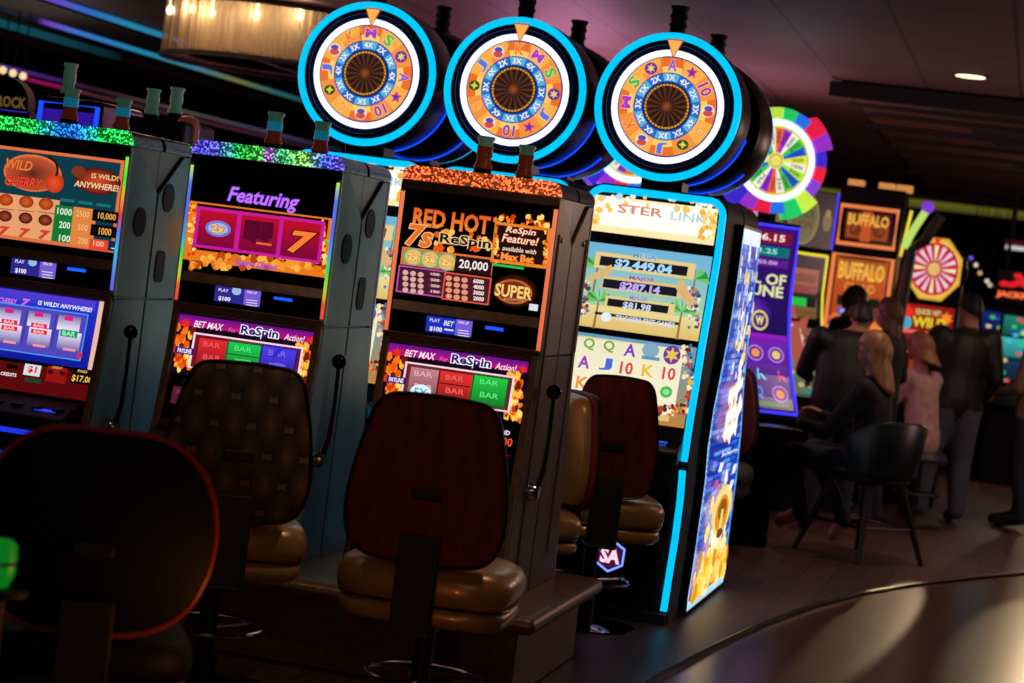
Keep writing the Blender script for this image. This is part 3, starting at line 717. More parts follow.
        A.poly([(cx+.17,1.60),(cx+.25,1.50),(cx+.235,1.46),(cx+.15,1.55)], (220,180,120)); A.poly([(cx-.17,1.62),(cx-.27,1.55),(cx-.27,1.52),(cx-.16,1.58)], (220,180,120))
        A.build('picture', mid)
        A = Art(on_prof(pf), pf); A.crop_(560,170,2.73); A.P = (lambda o: (lambda x, y: (o(x, y)[0]+dx, o(x, y)[1])))(A.P); A.seg = 1
        A.R(cx-.300, 1.285, cx+.300, .91, (90,160,200), (190,130,60)); A.R(cx-.265, 1.27, cx+.225, .93, (225,196,120)); 
        for c in range(5):
            x = 62+c*56; A.rect(x-26, 452+c*7, x+24, 640+c*8, (238,232,196), (250,244,214))
        sy = [('Q',80,475,(120,170,60)),('Q',134,482,(120,170,60)),('A',192,492,(130,60,190)),('A',66,524,(150,60,190)),('J',125,530,(70,110,215)),('10',182,541,(220,60,60)),('K',240,548,(240,190,60)),('10',298,556,(220,60,70)),('K',60,580,(240,150,60)),('9',178,595,(90,170,90))]
        for t, x, y, c in sy: A.text(t, x, y, 32, c, 30 if len(t) == 1 else 34, bold=.05, outline=(255,250,230), ow=.06)
        A.ell(248, 492, 24, 20, (130,170,200)); A.rect(224, 506, 272, 522, (90,150,180)); A.ell(306, 505, 24, 26, (120,50,150)); a, b = A.P(306, 505); A.star(a, b, A.L(22), (230,200,90), 6)
        A.ell(290, 606, 17, 16, (60,190,90)); A.ell(290, 606, 9, 8, (150,230,150))
        A.blobs(338, 480, 364, 660, [(190,60,40),(240,180,70),(60,110,170),(250,230,190),(80,50,40)], 60, 4, 11, 8); A.blobs(265, 640, 340, 668, [(190,60,40),(240,150,70),(60,40,40)], 30, 4, 10, 9)
        A.build('picture', low)
    # deck with player panel
    m = MB(); m.prism([(9.93,.775),(9.93,.80),(10.06,.845),(10.10,.845),(10.10,.745),(9.99,.745)], cx-.31, cx+.31); deck = m.build('button_deck', 'black', root, bevel=.008)
    A = Art(lambda a, b, h: Vector((a, 9.93+(b-.80)*2.9, b+h+.001)), 9.98); A.R(cx+.02, .838, cx+.24, .83, (30,90,200)); A.R(cx+.02, .825, cx+.24, .82, (20,60,160)); A.R(cx+.15, .82, cx+.18, .816, (50,220,110)); A.R(cx-.2, .838, cx-.04, .822, (30,60,120)); A.build('deck_screen', deck)
    # lower door with hexagon emblem
    m = MB(); m.prism([(bf(z)+.004, z) for z in (.62,.5,.39,.2,.08)]+[(bf(z)+.03, z) for z in (.08,.2,.39,.5,.62)], cx-.27, cx+.27); door = m.build('lower_door', 'black', root)
    f = lambda z: bf(z)+.003
    A = Art(on_prof(f), f); X, Z = cx+.035, .272
    hexa = lambda r: [(X+r*cos(pi/6+pi*i/3), Z+r*sin(pi/6+pi*i/3)) for i in range(6)]
    A.poly(hexa(.078), (120,150,255), g=1.4); A.poly(hexa(.066), (16,14,60)); A.poly(hexa(.060), (60,20,60)); A.T('SA', X, Z, .062, (250,225,240), .085, bold=.07, outline=(210,40,80), ow=.06); A.build('emblem', door)
    m = MB(); m.box(cx-.34, cx+.34, 10.0, 10.86, 0, .05); m.build('base_plinth', 'blackmatt', root, bevel=.006)
    return root
ORD = [['crown','S','purple','A','star','10','chest','Q','gem','J','chest','K'],
       ['K','crown','S','purple','J','star','10','chest','Q','gem','J','chest'],
       ['A','star','10','chest','Q','gem','J','chest','K','crown','S','purple']]
MUL = [[4,2,3,4,2,3,5,2,3,4,2,3],[3,4,2,3,5,2,3,4,2,3,4,2],[3,4,2,3,4,2,3,4,2,3,5,2]]
big3 = make_big(BX, 'tall cyan lit slot machine at the bank end, hexagon emblem low on its front')
BCX = [BX-1.492, BX-.746, BX]
big1 = copy_tree(big3, (BCX[0],10.28,0), label='tall cyan lit slot machine behind the rainbow glitter machine, under the leftmost wheel')
big2 = copy_tree(big3, (BCX[1],10.28,0), label='tall cyan lit slot machine behind the orange glitter machine, under the middle wheel')
for r, cx, o, mu in zip((big1, big2, big3), BCX, ORD, MUL): add_wheel(r, cx, o, mu)
for r, w in ((big1,'leftmost'),(big2,'middle'),(big3,'rightmost')):
    copy_tree(r, (r.location.x, 10.872*2-10.28, 0), pi, 'back of the wheel machine standing behind the %s wheel' % w)
# tall art panel closing the bank at its right end
ep = thing('end_panel', 'tall end panel with blue brick pattern and glowing white and gold lettering', 'panel', (-1.43, 10.9, 0))
fr = [(10.60,1.89),(10.60,1.62),(10.55,1.38),(10.44,1.14),(10.37,1.0),(10.345,.81),(10.40,.66),(10.39,.47),(10.375,.27),(10.34,.09),(10.36,0.02)]
bk = [(11.27,1.89),(11.30,1.6),(11.34,1.27),(11.40,1.06),(11.52,.85),(11.59,.58),(11.58,.36),(11.58,.15),(11.58,.02)]
m = MB(); m.prism(list(reversed(fr))+bk, -1.469, -1.432); pb = m.build('panel_body', 'black', ep)
ff, fb = prof(fr), prof(bk)
def pan(a, b, h): # a 0..1 front to back, b height
    y0, y1 = ff(b)+.012, fb(b)-.012
    return Vector((-1.432+h, y0+(y1-y0)*a, b))
A = Art(pan); rn = random.Random(5)
N = 60
for i in range(N):
    z0 = .10+(1.80-.10)*i/N; z1 = z0+1.70/N; h = A.ly
    A.ly = 0; A.poly([(0,z0),(1,z0),(1,z1),(0,z1)], (16,36,140))
    x = -rn.random()*.2
    while x < 1:
        w = .10+.22*rn.random(); c = rn.choice([(40,90,220),(50,120,235),(30,70,190),(20,50,160),(80,150,240),(24,60,200)])
        A.ly = 1
        xa, xb = max(0,x), min(1,x+w-.025)
        if xb > xa: A.poly([(xa,z0+.006),(xb,z0+.006),(xb,z1-.002),(xa,z1-.002)], c)
        x += w
A.ly = 3
def blob(cx_, cz, n, sx, sz, cols, r0, r1, seed, g=1):
    q = random.Random(seed)
    for i in range(n):
        a = cx_+q.gauss(0, sx); b = cz+q.gauss(0, sz)
        if not (.03 < a < .97 and .1 < b < 1.78): continue
        r = r0+(r1-r0)*q.random(); k = 6; ph = q.random()*6
        A.poly([(min(.99,max(.01,a+r*1.1*cos(ph+2*pi*j/k)*(.6+.4*q.random()))), b+r*.95*sin(ph+2*pi*j/k)*(.6+.4*q.random())) for j in range(k)], q.choice(cols), g)
        if A.ly > 40: A.ly = 4
blob(.5, 1.45, 60, .28, .22, [(240,244,255),(170,200,250),(230,210,150)], .02, .06, 1)
blob(.5, .16, 160, .3, .055, [(250,190,40),(255,225,110),(230,150,20),(255,240,180)], .03, .09, 2)
blob(.5, .34, 70, .14, .09, [(255,235,170),(250,200,60),(255,250,230)], .03, .07, 3)
A.ly = 42
A.E(.52, .47, .30, .125, (255,250,225), 24, rim=(250,215,100)); A.E(.52, .45, .2, .095, (220,150,30), 20); A.E(.52, .47, .13, .055, (150,84,20), 16); A.R(.49, .47, .56, .36, (250,220,120)); A.E(.52, .35, .09, .025, (110,60,20), 12)
# brush-script strokes climbing the middle of the panel
def stroke(pts, w0, w1, col, g=1.0):
    n_ = len(pts)-1
    for i, ((xa, za), (xb, zb)) in enumerate(zip(pts, pts[1:])):
        wa = w0+(w1-w0)*i/n_; wb = w0+(w1-w0)*(i+1)/n_; dx, dz = (xb-xa)*.95, zb-za; l = sqrt(dx*dx+dz*dz); nx, nz = -dz/l, dx/l
        A.poly([(xa+nx*wa,za+nz*wa*.9),(xa-nx*wa,za-nz*wa*.9),(xb-nx*wb,zb-nz*wb*.9),(xb+nx*wb,zb+nz*wb*.9)], col, g)
STR = [[(.30,.84),(.34,.92),(.42,1.00),(.38,1.08)],[(.45,.82),(.50,.92),(.55,1.02),(.52,1.12),(.60,1.17)],[(.62,.85),(.66,.95),(.74,1.04)],[(.28,.93),(.45,.97),(.62,.96),(.78,1.00)],[(.30,1.05),(.5,1.08),(.72,1.12)],[(.5,1.17),(.55,1.22),(.66,1.25)],[(.36,.87),(.5,.88),(.66,.90)]]
for q in STR: stroke(q, .055, .04, (235,150,40))
for q in STR: stroke(q, .038, .024, (255,250,240), 1.2)
A.T('Jackpots', .55, .76, .02, (235,242,255), .5, bold=.05)
for i in range(20): A.R(.3+.45*rn.random(), .55+.2*rn.random()*1, .34+.45*rn.random(), .55+.2*rn.random(), (60,90,210)) if False else None
for (x, z) in ((.2,.62),(.75,.66),(.3,.70),(.7,.58),(.6,1.24),(.35,1.3),(.7,1.38),(.3,1.45),(.62,1.55),(.35,1.64),(.2,.50)):
    A.poly([(x-.07,z-.02),(x+.03,z-.025),(x+.09,z+.02),(x-.02,z+.025)], rn.choice([(250,220,120),(240,245,255),(200,90,150)]))
A.build('side_art', pb)
A = Art(pan); 
zs = [.03+.02*i for i in range(93)]
for z0, z1 in zip(zs, zs[1:]):
    A.ly = 0; A.poly([(-.02,z0),(.035,z0),(.035,z1),(-.02,z1)], (150,215,250)); A.poly([(.965,z0),(1.0,z0),(1.0,z1),(.965,z1)], (120,190,245))
A.ly = 1; A.poly([(0,.03),(1,.03),(1,.07),(0,.07)], (170,225,250)); A.poly([(0,1.80),(1,1.80),(1,1.875),(0,1.875)], (215,235,245))
A.ly = 3; A.poly([(.0,.075),(1,.075),(1,.1),(0,.1)], (20,30,60)); A.build('edge_light', pb)
# ------------------------------------------------------------------ chairs
M['blackvinyl'] = mat('black_vinyl', (6,5,5), .6, spec=.15)
def shield(w=.25, h=.53, rnd=False):
    if rnd: half = [(0,h),(.10,h-.005),(.17,h-.04),(.225,h-.12),(.25,h-.24),(.24,h-.36),(.20,h-.46),(.12,h-.52),(0,h-.535)]
    else: half = [(0,h),(.10,h-.004),(.155,h-.014),(.19,h-.05),(.212,h-.12),(.238,h-.24),(.25,h-.35),(.245,h-.43),(.22,h-.49),(.17,h-.522),(.08,h-.532),(0,h-.534)]
    # smooth the outline
    out = []
    n = len(half)
    for i in range(n-1):
        p0 = half[max(i-1,0)] if i > 0 else (-half[1][0], half[1][1]); p1 = half[i]; p2 = half[i+1]; p3 = half[min(i+2,n-1)] if i < n-2 else (-half[n-2][0], half[n-2][1])
        for k in range(4):
            t = k/4; q = []
            for j in (0,1): q.append(.5*(2*p1[j]+(p2[j]-p0[j])*t+(2*p0[j]-5*p1[j]+4*p2[j]-p3[j])*t*t+(3*p1[j]-p0[j]-3*p2[j]+p3[j])*t**3))
            out.append((q[0]*w/.25, q[1]))
    out.append((0, half[-1][1]))
    return out+[(-x, z) for x, z in reversed(out[1:-1])]
def make_chair(label, loc, rz, backmat, pipe='piping', front='gold', seat='gold', rnd=False, zs=1.0, w=.25):
    root = thing('casino_chair', label, 'chair', (0,0,0), 'casino chairs')
    o = shield(w, .53, rnd); cz = .30; th = .05
    def ring(s, y, bulge=0): return [(x*s, y, .61+cz+(z-cz)*s) for x, z in o]
    m = MB(); m.loft([ring(.90,-.225),ring(.985,-.232),ring(1.0,-.245),ring(.985,-.262),ring(.95,-.268)]); bk = m.build('backrest', backmat, root, smooth=60)
    m = MB(); m.loft([ring(.60,-.150),ring(.80,-.158),ring(.92,-.178),ring(.965,-.205),ring(.955,-.224)]); m.build('back_cushion', front, bk, smooth=60)
    m = MB(); m.tube([Vector(p) for p in ring(.992,-.262)], .0065, 6, True); m.build('piping', pipe, bk)
    m = MB(); m.box(-.05, .05, -.276, -.262, .61+.20, .61+.238); m.build('handle', 'blackmatt', bk, bevel=.005)
    m = MB(); m.prism([(-.305,.40),(-.285,.40),(-.268,.66),(-.268,.70),(-.292,.70),(-.30,.62)], -.065, .065); m.prism([(-.305,.40),(.10,.40),(.10,.385),(-.305,.385)], -.065, .065); m.build('back_bracket', 'blackmatt', root, bevel=.004)
    def rr(wx, wy, z, p=4, n=40):
        r = []
        for i in range(n):
            a = 2*pi*i/n; c, s = cos(a), sin(a); r.append((wx*abs(c)**(2/p)*(1 if c > 0 else -1), wy*abs(s)**(2/p)*(1 if s > 0 else -1), z))
        return r
    m = MB(); m.loft([rr(.262,.232,.478),rr(.285,.25,.487),rr(.292,.257,.52),rr(.290,.255,.555),rr(.275,.242,.585),rr(.24,.21,.602),rr(.15,.13,.608)]); se = m.build('seat', seat, root, smooth=60)
    m = MB(); m.loft([rr(.23,.21,.408),rr(.262,.235,.412),rr(.278,.248,.43),rr(.28,.25,.455),rr(.27,.24,.474),rr(.25,.22,.479)]); m.build('seat_base', seat, se, smooth=60)
    m = MB(); m.tube([Vector(p) for p in rr(.276,.246,.480)], .005, 6, True); m.build('piping', 'piping', se)
    m = MB(); m.lathe([(.045,.02),(.045,.12),(.032,.13),(.032,.41),(.08,.412),(0,.412)], (0,0,0)); m.build('pedestal', 'blackmatt' , root)
    m = MB(); m.lathe([(0,.0),(.235,.0),(.235,.008),(.16,.018),(.05,.03),(0,.03)], (0,0,0), n=40); m.build('base_plate', 'blackglass', root)
    m = MB(); m.tube([(.19*cos(2*pi*i/32), .19*sin(2*pi*i/32)+.05, .20) for i in range(32)], .009, 8, True)
    for a in (0, 2*pi/3, 4*pi/3): m.tube([(0,0,.20),(.19*cos(a+.5), .19*sin(a+.5)+.05, .20)], .007, 6)
    m.build('foot_ring', 'chrome' if backmat != 'blackmatt' else 'blackglass', root)
    root.location = loc; root.rotation_euler = (0,0,rz); root.scale = (1,1,zs)
    return root
make_chair('black round-backed chair with piping tinted as orange rim light, nearest at lower left', (-2.235,5.12,0), radians(28), 'blackvinyl', 'rimglow_piping', 'blackvinyl', 'blackvinyl', True, zs=.935, w=.29)
make_chair('chair with brown chain-patterned back, in front of the rainbow glitter machine', (-2.615,7.10,0), radians(27), 'ogee', w=.25)
make_chair('chair with dark red back and tan seat, in front of the orange glitter machine', (-1.785,6.87,0), radians(4), 'redfab', w=.258)
make_chair('smaller dark red backed chair in front of the tall machine with the hexagon emblem', (-1.80,9.68,0), radians(18), 'redfab', w=.20)
make_chair('tan vinyl chair facing away behind the brown machine, its padded side showing', (-2.06,9.10,0), radians(128), 'redfab', zs=.93)
make_chair('tan seat cut off at the left edge below the leftmost slot machine', (-3.64,7.12,0), radians(0), 'redfab')
make_chair('dark chair half hidden behind the right edge of the tall end panel', (-1.74,12.35,0), radians(175), 'blackmatt', 'piping', 'redfab', 'blackmatt')
# small green lit object on the left edge
m = MB(); p0 = at(0, 562, 4.55); gx, gz = p0.x-.008, p0.z
t = thing('tumbler', 'green glowing round tumbler with silver band at the left edge', 'tumbler', (gx, 4.55, gz-.05))
m.lathe([(0,-.055),(.03,-.055),(.042,-.03),(.045,.0),(.042,.04),(.03,.05),(0,.05)], (gx,4.55,gz)); m.build('glass_body', mat('green_glow', (10,60,20), .3, emit=(20,190,50), es=.28), t)
m = MB(); m.lathe([(.046,-.004),(.048,0),(.046,.004)], (gx,4.55,gz)); m.build('band', 'chrome', t)
m = MB(); tb = thing('side_table', 'black pedestal table under the green glowing tumbler', 'table', (gx, 4.55, 0))
zt = gz-.056
m.lathe([(0,0),(.075,0),(.08,-.006),(.08,-.014),(.075,-.02),(0,-.03)], (gx,4.55,zt), n=36); m.build('table_top', 'blackmatt', tb)
m = MB(); m.lathe([(0,.0),(.13,.0),(.13,.012),(.03,.03),(.03,zt-.03),(0,zt-.03)], (gx,4.55,0)); m.build('pedestal', 'blackmatt', tb)
# ------------------------------------------------------------------ wheel towers of the bank beyond, turned towards the aisle
RAIN = [(60,40,200),(150,50,200),(230,30,70),(40,110,230),(30,200,100),(190,230,70),(130,60,210),(225,30,60),(30,200,110),(30,110,225),(200,230,90),(225,30,60)]
WOX = [0]
def make_wof(loc, rz, label):
    root = thing('wheel_slot_machine', label, 'slot machine', (0,0,0), 'colourful wheel machines')
    P = [(-.40,.80),(-.38,.86),(-.30,.95),(-.18,1.1),(-.07,1.3),(-.01,1.5),(0,1.62),(0,2.02)]; pf = prof(P)
    zs = [0,.1,.6,.74,.80,.86,.95,1.1,1.3,1.5,1.62,1.9,2.02]
    m = MB(); rings = []
    for z in zs:
        y0 = pf(z)+.012 if z >= .8 else (-.12 if z < .65 else -.38)
        rings.append([(-.31,y0,z),(.31,y0,z),(.31,.42,z),(-.31,.42,z)])
    m.loft(rings); m.build('cabinet_body', 'black', root, bevel=.008)
    zz = [.86,.95,1.1,1.3,1.5,1.62,1.98]
    p = [(pf(z)-.002, z) for z in zz]; m = MB(); m.prism(p+[(y+.014, z) for y, z in reversed(p)], -.285, .285); d = m.build('curved_display', 'blackglass', root)
    ff_ = lambda z: pf(z)-.003
    A = Art(on_prof(ff_), ff_); A.seg = 1
    A.R(-.28,1.975,.28,1.32,(70,14,120),(24,14,80)); A.R(-.28,1.32,.28,1.27,(150,30,200),(110,20,160)); A.R(-.28,1.27,.28,.88,(104,30,170),(60,20,110))
    A.R(-.25,1.95,.25,1.88,(130,20,40)); A.T('$1,236.15',.03,1.915,.045,(255,235,225),.36,bold=.04); A.R(-.25,1.86,.25,1.80,(10,110,110)); A.T('$643.25',.04,1.83,.035,(150,240,230),.26,bold=.03); A.R(-.2,1.785,.25,1.735,(90,30,140)); A.T('$50.00',.1,1.76,.025,(225,190,245),.16)
    A.T('WHEEL OF',0,1.66,.065,(225,225,180),.5,bold=.05,outline=(40,40,40),ow=.06); A.T('FORTUNE',.0,1.585,.065,(225,225,180),.48,bold=.05,outline=(40,40,40),ow=.06); A.R(-.05,1.53,.12,1.50,(80,170,60))
    A.E(.02,1.44,.16,.12,(120,50,200),rim=(40,16,110)); A.E(.1,1.40,.055,.062,(235,220,120)); A.E(.1,1.40,.045,.05,(90,40,120)); A.T('W',.1,1.40,.05,(240,230,140),.05,bold=.05); A.star(-.1,1.4,.05,(150,90,230),8,.4)
    rn = random.Random(3)
    for r in range(3):
        for c in range(4):
            x = -.2+c*.135+(r % 2)*.03; z = 1.20-r*.115
            k = rn.random()
            if k < .6: A.E(x,z,.052,.048,(190,120,230)); A.E(x,z,.042,.038,(80,30,130)); A.E(x,z,.028,.025,rn.choice([(230,200,120),(160,220,200),(240,150,90)]))
            else: A.T(rn.choice('AKQ'),x,z,.07,rn.choice([(60,130,235),(230,60,110),(90,220,240)]),.05,bold=.05)
    A.R(-.25,.92,.25,.895,(50,120,60)); A.build('picture', d)
    pts = [(.296,pf(z)-.004,z) for z in (.862,.95,1.1,1.3,1.5,1.62,1.99)]+[(-.296,pf(z)-.004,z) for z in (1.99,1.62,1.5,1.3,1.1,.95,.862)]
    m = MB(); m.tube(pts, .011, 6, True); m.build('neon_frame', 'blue_neon', root)
    m = MB(); m.box(-.29,.29,-.54,-.38,.735,.79); dk = m.build('button_deck', 'black', root, bevel=.02)
    A = Art(lambda a, b, h: Vector((a, b, .79+h))); A.poly([(-.2,-.52),(.2,-.52),(.2,-.44),(-.2,-.44)], (60,60,110)); A.poly([(.05,-.53),(.14,-.53),(.14,-.47),(.05,-.47)], (60,90,230)); A.build('deck_screen', dk)
    # lit wheel
    cz = 2.395; ox = WOX[0]
    m = MB(); m.lathe([(0,.16),(.24,.16),(.25,.02),(.24,0),(0,0)], (0,.05,cz), 'y', 40); w = m.build('wheel_topper', 'black', root)
    m = MB(); m.box(-.06,.06,.08,.18,2.0,2.2); m.build('neck', 'black', w)
    m = MB(); m.tube([(.237*cos(2*pi*i/48), .042, cz+.237*sin(2*pi*i/48)) for i in range(48)], .02, 8, True); m.build('white_ring_light', 'white_neon', w)
    A = Art(flat_y(.045)); n = 22; S = [(225,235,60),(40,90,215),(60,200,60),(240,240,225),(150,40,200),(235,100,50),(240,235,210),(70,190,70),(40,90,200),(170,230,60),(245,240,220)]
    A.E(0,cz,.215,.215,(230,220,60),40)
    for i in range(n):
        t = 2*pi*i/n; A.poly([(.03*cos(t),cz+.03*sin(t)),(.205*cos(t),cz+.205*sin(t)),(.205*cos(t+2*pi/n),cz+.205*sin(t+2*pi/n)),(.03*cos(t+2*pi/n),cz+.03*sin(t+2*pi/n))], S[i % len(S)]); A.ly = 2
        A.T(str((500,1000,250,300,750)[i % 5]),.145*cos(t+pi/n),cz+.145*sin(t+pi/n),.022,(30,30,30),.075,bold=.02,rot=t+pi/n); A.ly = 1
    A.ly = 6; A.E(0,cz,.052,.052,(235,225,110)); A.ring(0,cz,.035,.042,(190,150,50)); A.build('wheel_face', w)
    # coloured blocks around the rim
    n = 20
    for i in range(n):
        t0 = 2*pi*i/n; t1 = 2*pi*(i+1)/n-.01; big = (i % 5) in (1, 2); r1 = .375 if big else .33; r0 = .262
        m = MB(); q = []
        for k in range(4): t = t0+(t1-t0)*k/3; q.append((r0*cos(t), cz+r0*sin(t)))
        for k in range(4): t = t1-(t1-t0)*k/3; q.append((r1*cos(t), cz+r1*sin(t)))
        m.prism(q, .02, .16, 'y'); key = 'blk%d' % (i % 12)
        if key not in M: M[key] = mat('lit_block_%d' % (i % 12), RAIN[i % 12], .4, emit=RAIN[i % 12], es=.85)
        m.build('rim_block', key, w, bevel=.004)
    m = MB(); m.lathe([(.03,0),(.04,.01),(.04,.03),(.03,.035),(.03,.05),(.04,.055),(.04,.07),(.03,.075),(.03,.09),(.04,.095),(.04,.105),(0,.105)], (0,.15,2.64)); m.lathe([(.02,0),(.02,.1)],(0,.15,2.55)); m.build('signal_candle', 'blackmatt', root)
    w.location = (ox,0,0); root.location = loc; root.rotation_euler = (0,0,rz)
    return root
TH = radians(27)
pr = at(801, 232, 13.74); WX = pr.x-.31*cos(TH); WOX[0] = (at(778.5, 163, 13.67).x-WX)/cos(TH)
wof = make_wof((WX, 13.6, 0), TH, 'purple screened slot machine with rainbow-blocked wheel, right of the tall end panel')
copy_tree(wof, (WX-.86, 13.35, 0), TH, 'slot machine with rainbow-blocked wheel peeking out behind the rightmost cyan wheel')
# ------------------------------------------------------------------ curved yellow-edged machine
def make_curved(loc, rz, label):
    root = thing('curved_slot_machine', label, 'slot machine', (0,0,0))
    P = [(-.34,.80),(-.27,.95),(-.15,1.15),(-.05,1.4),(0,1.6),(0,1.9)]; pf = prof(P); m = MB()
    rings = [[(-.33,y,z),(.33,y,z),(.33,.4,z),(-.33,.4,z)] for y, z in [(-.2,0),(-.2,.7)]+[(a+.012,b) for a, b in P]]
    m.loft(rings); m.build('cabinet_body', 'black', root, bevel=.008)
    p = [(pf(z)-.002, z) for z in (.84,.95,1.05,1.15,1.3,1.45,1.6,1.88)]; m = MB(); m.prism(p+[(y+.014,z) for y, z in reversed(p)], -.3, .3); d = m.build('curved_display', 'blackglass', root)
    g = lambda z: pf(z)-.003; A = Art(on_prof(g), g); A.seg = 1
    A.R(-.29,1.87,.29,.86,(20,10,10),(60,90,80)); A.R(-.25,1.78,.25,.88,(150,84,60),(80,110,90))
    A.R(-.2,1.74,.22,1.68,(120,60,40)); A.T('LOTUS LION',0,1.71,.04,(200,130,80),.38,bold=.04) if False else None
    A.R(-.24,1.66,.24,1.59,(130,40,36)); A.R(-.24,1.57,.24,1.50,(20,24,20)); A.R(-.12,1.565,.14,1.505,(30,190,60)); A.R(-.24,1.48,-.02,1.42,(50,90,190)); A.R(.02,1.48,.24,1.42,(110,80,40)); A.R(-.22,1.45,-.04,1.44,(180,200,240))
    A.E(0,1.27,.16,.13,(210,160,150),rim=(140,70,60)); A.E(0,1.28,.07,.09,(235,215,200)); A.star(0,1.27,.24,(170,84,70),8,.6); A.E(0,1.27,.1,.1,(225,190,175)); A.blobs if 0 else None
    q = random.Random(4)
    for r in range(6):
        for c in range(6): A.E(-.22+c*.088,1.11-r*.042,.036,.018,q.choice([(40,130,120),(190,170,120),(90,110,80),(210,200,170),(60,90,110),(160,90,50)]),8)
    for k in range(40): A.E(q.uniform(-.24,.24),q.uniform(1.15,1.42),.03*q.random()+.01,.02,q.choice([(150,80,60),(190,130,100),(110,60,50),(220,190,150)]),7); A.ly = 12
    A.build('picture', d)
    for s in (-1, 1):
        m = MB(); m.tube([(s*.315,pf(z)-.004,z) for z in (.84,.95,1.05,1.15,1.3,1.45,1.6,1.89)], .011, 6); m.build('neon_strip', 'yellow_neon', root)
    m = MB(); m.tube([(-.315,-.004,1.89),(.315,-.004,1.89)], .011, 6); m.build('neon_strip', 'yellow_neon', root)
    # sign box on top with a gold oval
    m = MB(); m.box(-.34,.34,.0,.25,1.93,2.36); s_ = m.build('sign_box', 'black', root, bevel=.01)
    A = Art(flat_y(-.002)); A.R(-.33,2.35,.33,1.94,(12,10,10)); A.E(0,2.145,.17,.195,(126,112,60),32); A.E(0,2.145,.15,.175,(96,88,48),32)
    A.T('BLACK',0,2.18,.06,(60,50,26),.24,bold=.05); A.T('LION',0,2.10,.06,(60,50,26),.2,bold=.05) 
    for s in (-1, 1): A.E(s*.26,2.14,.05,.07,(110,90,50)); A.E(s*.26,2.2,.03,.03,(140,120,70))
    A.build('sign_face', s_)
    m = MB(); m.tube([(.345,-.004,1.94),(.345,-.004,2.36)], .01, 6); m.build('neon_strip', 'blue_neon', root)
    m = MB(); m.box(-.30,.30,-.46,-.33,.74,.79); m.build('button_deck', 'black', root, bevel=.015)
    root.scale = (.73,1,1); root.location = loc; root.rotation_euler = (0,0,rz); return root
pr = at(828, 262, 16.3); make_curved((pr.x-.24*cos(radians(30)), 16.18, 0), radians(30), 'slot machine with curved yellow-edged screen and gold oval sign, beside the purple wheel machine')
# ------------------------------------------------------------------ buffalo machine
BY = 17.6
def make_buffalo():
    a = at(835,250,BY); b = at(893,262,BY); cx = (a.x+b.x)/2; hw = (b.x-a.x)/2
    root = thing('slot_machine', 'orange framed slot machine with two golden lettered screens behind the standing people', 'slot machine', (cx,BY,0))
    m = MB(); m.box(cx-hw-.02,cx+hw+.03,BY+.02,BY+.5,0,2.5); m.build('cabinet_body', 'black', root, bevel=.01)
    zt = at(868,208,BY).z; zm = at(868,246,BY).z; z2 = zm-.09; zb = 1.02
    m = MB(); m.box(cx-hw+.02,cx+hw-.02,BY-.01,BY+.02,zm,zt); t = m.build('top_display', 'blackglass', root)
    m = MB(); m.box(cx-hw,cx+hw,BY-.01,BY+.02,zb,z2); d = m.build('main_display', 'blackglass', root)
    A = Art(flat_y(BY-.012)); A.seg = 0; w = hw-.05; h = zt-zm
    A.R(cx-w,zt-.03,cx+w,zm+.03,(70,20,8)); A.T('BUFFALO',cx,zt-.10,.085,(226,160,60),w*1.75,bold=.06,outline=(90,30,10),ow=.05); A.R(cx-w*.9,zm+.19,cx+w*.9,zm+.05,(150,70,24)); A.T('GRAND',cx,zm+.12,.09,(90,36,12),w*1.5,bold=.06); A.R(cx-.05,zt-.03,cx+.03,zm+.03,(190,80,36)); A.T('BUFFALO',cx,zt-.10,.085,(236,170,70),w*1.75,bold=.06)
    A.build('picture', t)
    A = Art(flat_y(BY-.012)); A.R(cx-w-.02,z2-.02,cx+w+.02,zb+.02,(196,84,30),(150,50,40)); A.R(cx-w,z2-.02,cx+w,z2-.16,(140,60,20),(230,140,60)); A.T('BUFFALO',cx,z2-.12,.13,(245,180,70),w*1.95,bold=.06,outline=(110,40,10),ow=.05); A.T('GRAND',cx,z2-.25,.07,(235,150,60),w*1.3,bold=.05,outline=(120,40,10),ow=.05)
    A.R(cx-w*.9,z2-.32,cx+w*.9,z2-.40,(20,30,16)); A.R(cx-w*.45,z2-.325,cx+w*.45,z2-.395,(70,200,50)); A.T('$10,548',cx,z2-.36,.045,(20,80,20),w*.8,bold=.04); A.R(cx-w*.8,z2-.42,cx-w*.1,z2-.47,(70,80,200)); A.R(cx+w*.1,z2-.42,cx+w*.8,z2-.47,(90,40,30)); A.T('$98.40',cx-w*.45,z2-.445,.03,(220,220,250),w*.5)
    q = random.Random(9)
    for k in range(120): 
        A.ly = 20+k % 5; A.E(cx+q.uniform(-w,w),q.uniform(zb+.05,z2-.5),.02+.05*q.random(),.02+.03*q.random(),q.choice([(236,130,50),(190,70,40),(250,190,90),(150,40,40),(120,60,110),(225,110,60)]),7)
    A.build('picture', d)
    for (m_, z0, z1, k) in (('f',zm,zt,hw-.01),('g',zb,z2,hw)):
        m = MB(); m.tube([(cx-k,BY-.016,z0),(cx+k,BY-.016,z0),(cx+k,BY-.016,z1),(cx-k,BY-.016,z1)], .02, 6, True); m.build('neon_frame', 'orange_neon', root)
    m = MB(); m.tube([(cx+hw+.05,BY+.02,zm-.05),(cx+hw+.09,BY+.02,zt+.02)], .013, 6); m.build('neon_strip', 'yellow_neon', root)
    m = MB(); m.box(cx-hw,cx+hw,BY-.3,BY,.78,.84); m.build('button_deck', 'black', root, bevel=.01)
    for s in (-.3, .05, .25):
        m = MB(); m.box(cx+s*.7,cx+s*.7+.12,BY+.1,BY+.3,2.5,2.55); m.build('top_lamp', neon('warm_lamp_%d' % int(s*100), (230,150,80), .8), root)
    return cx, hw
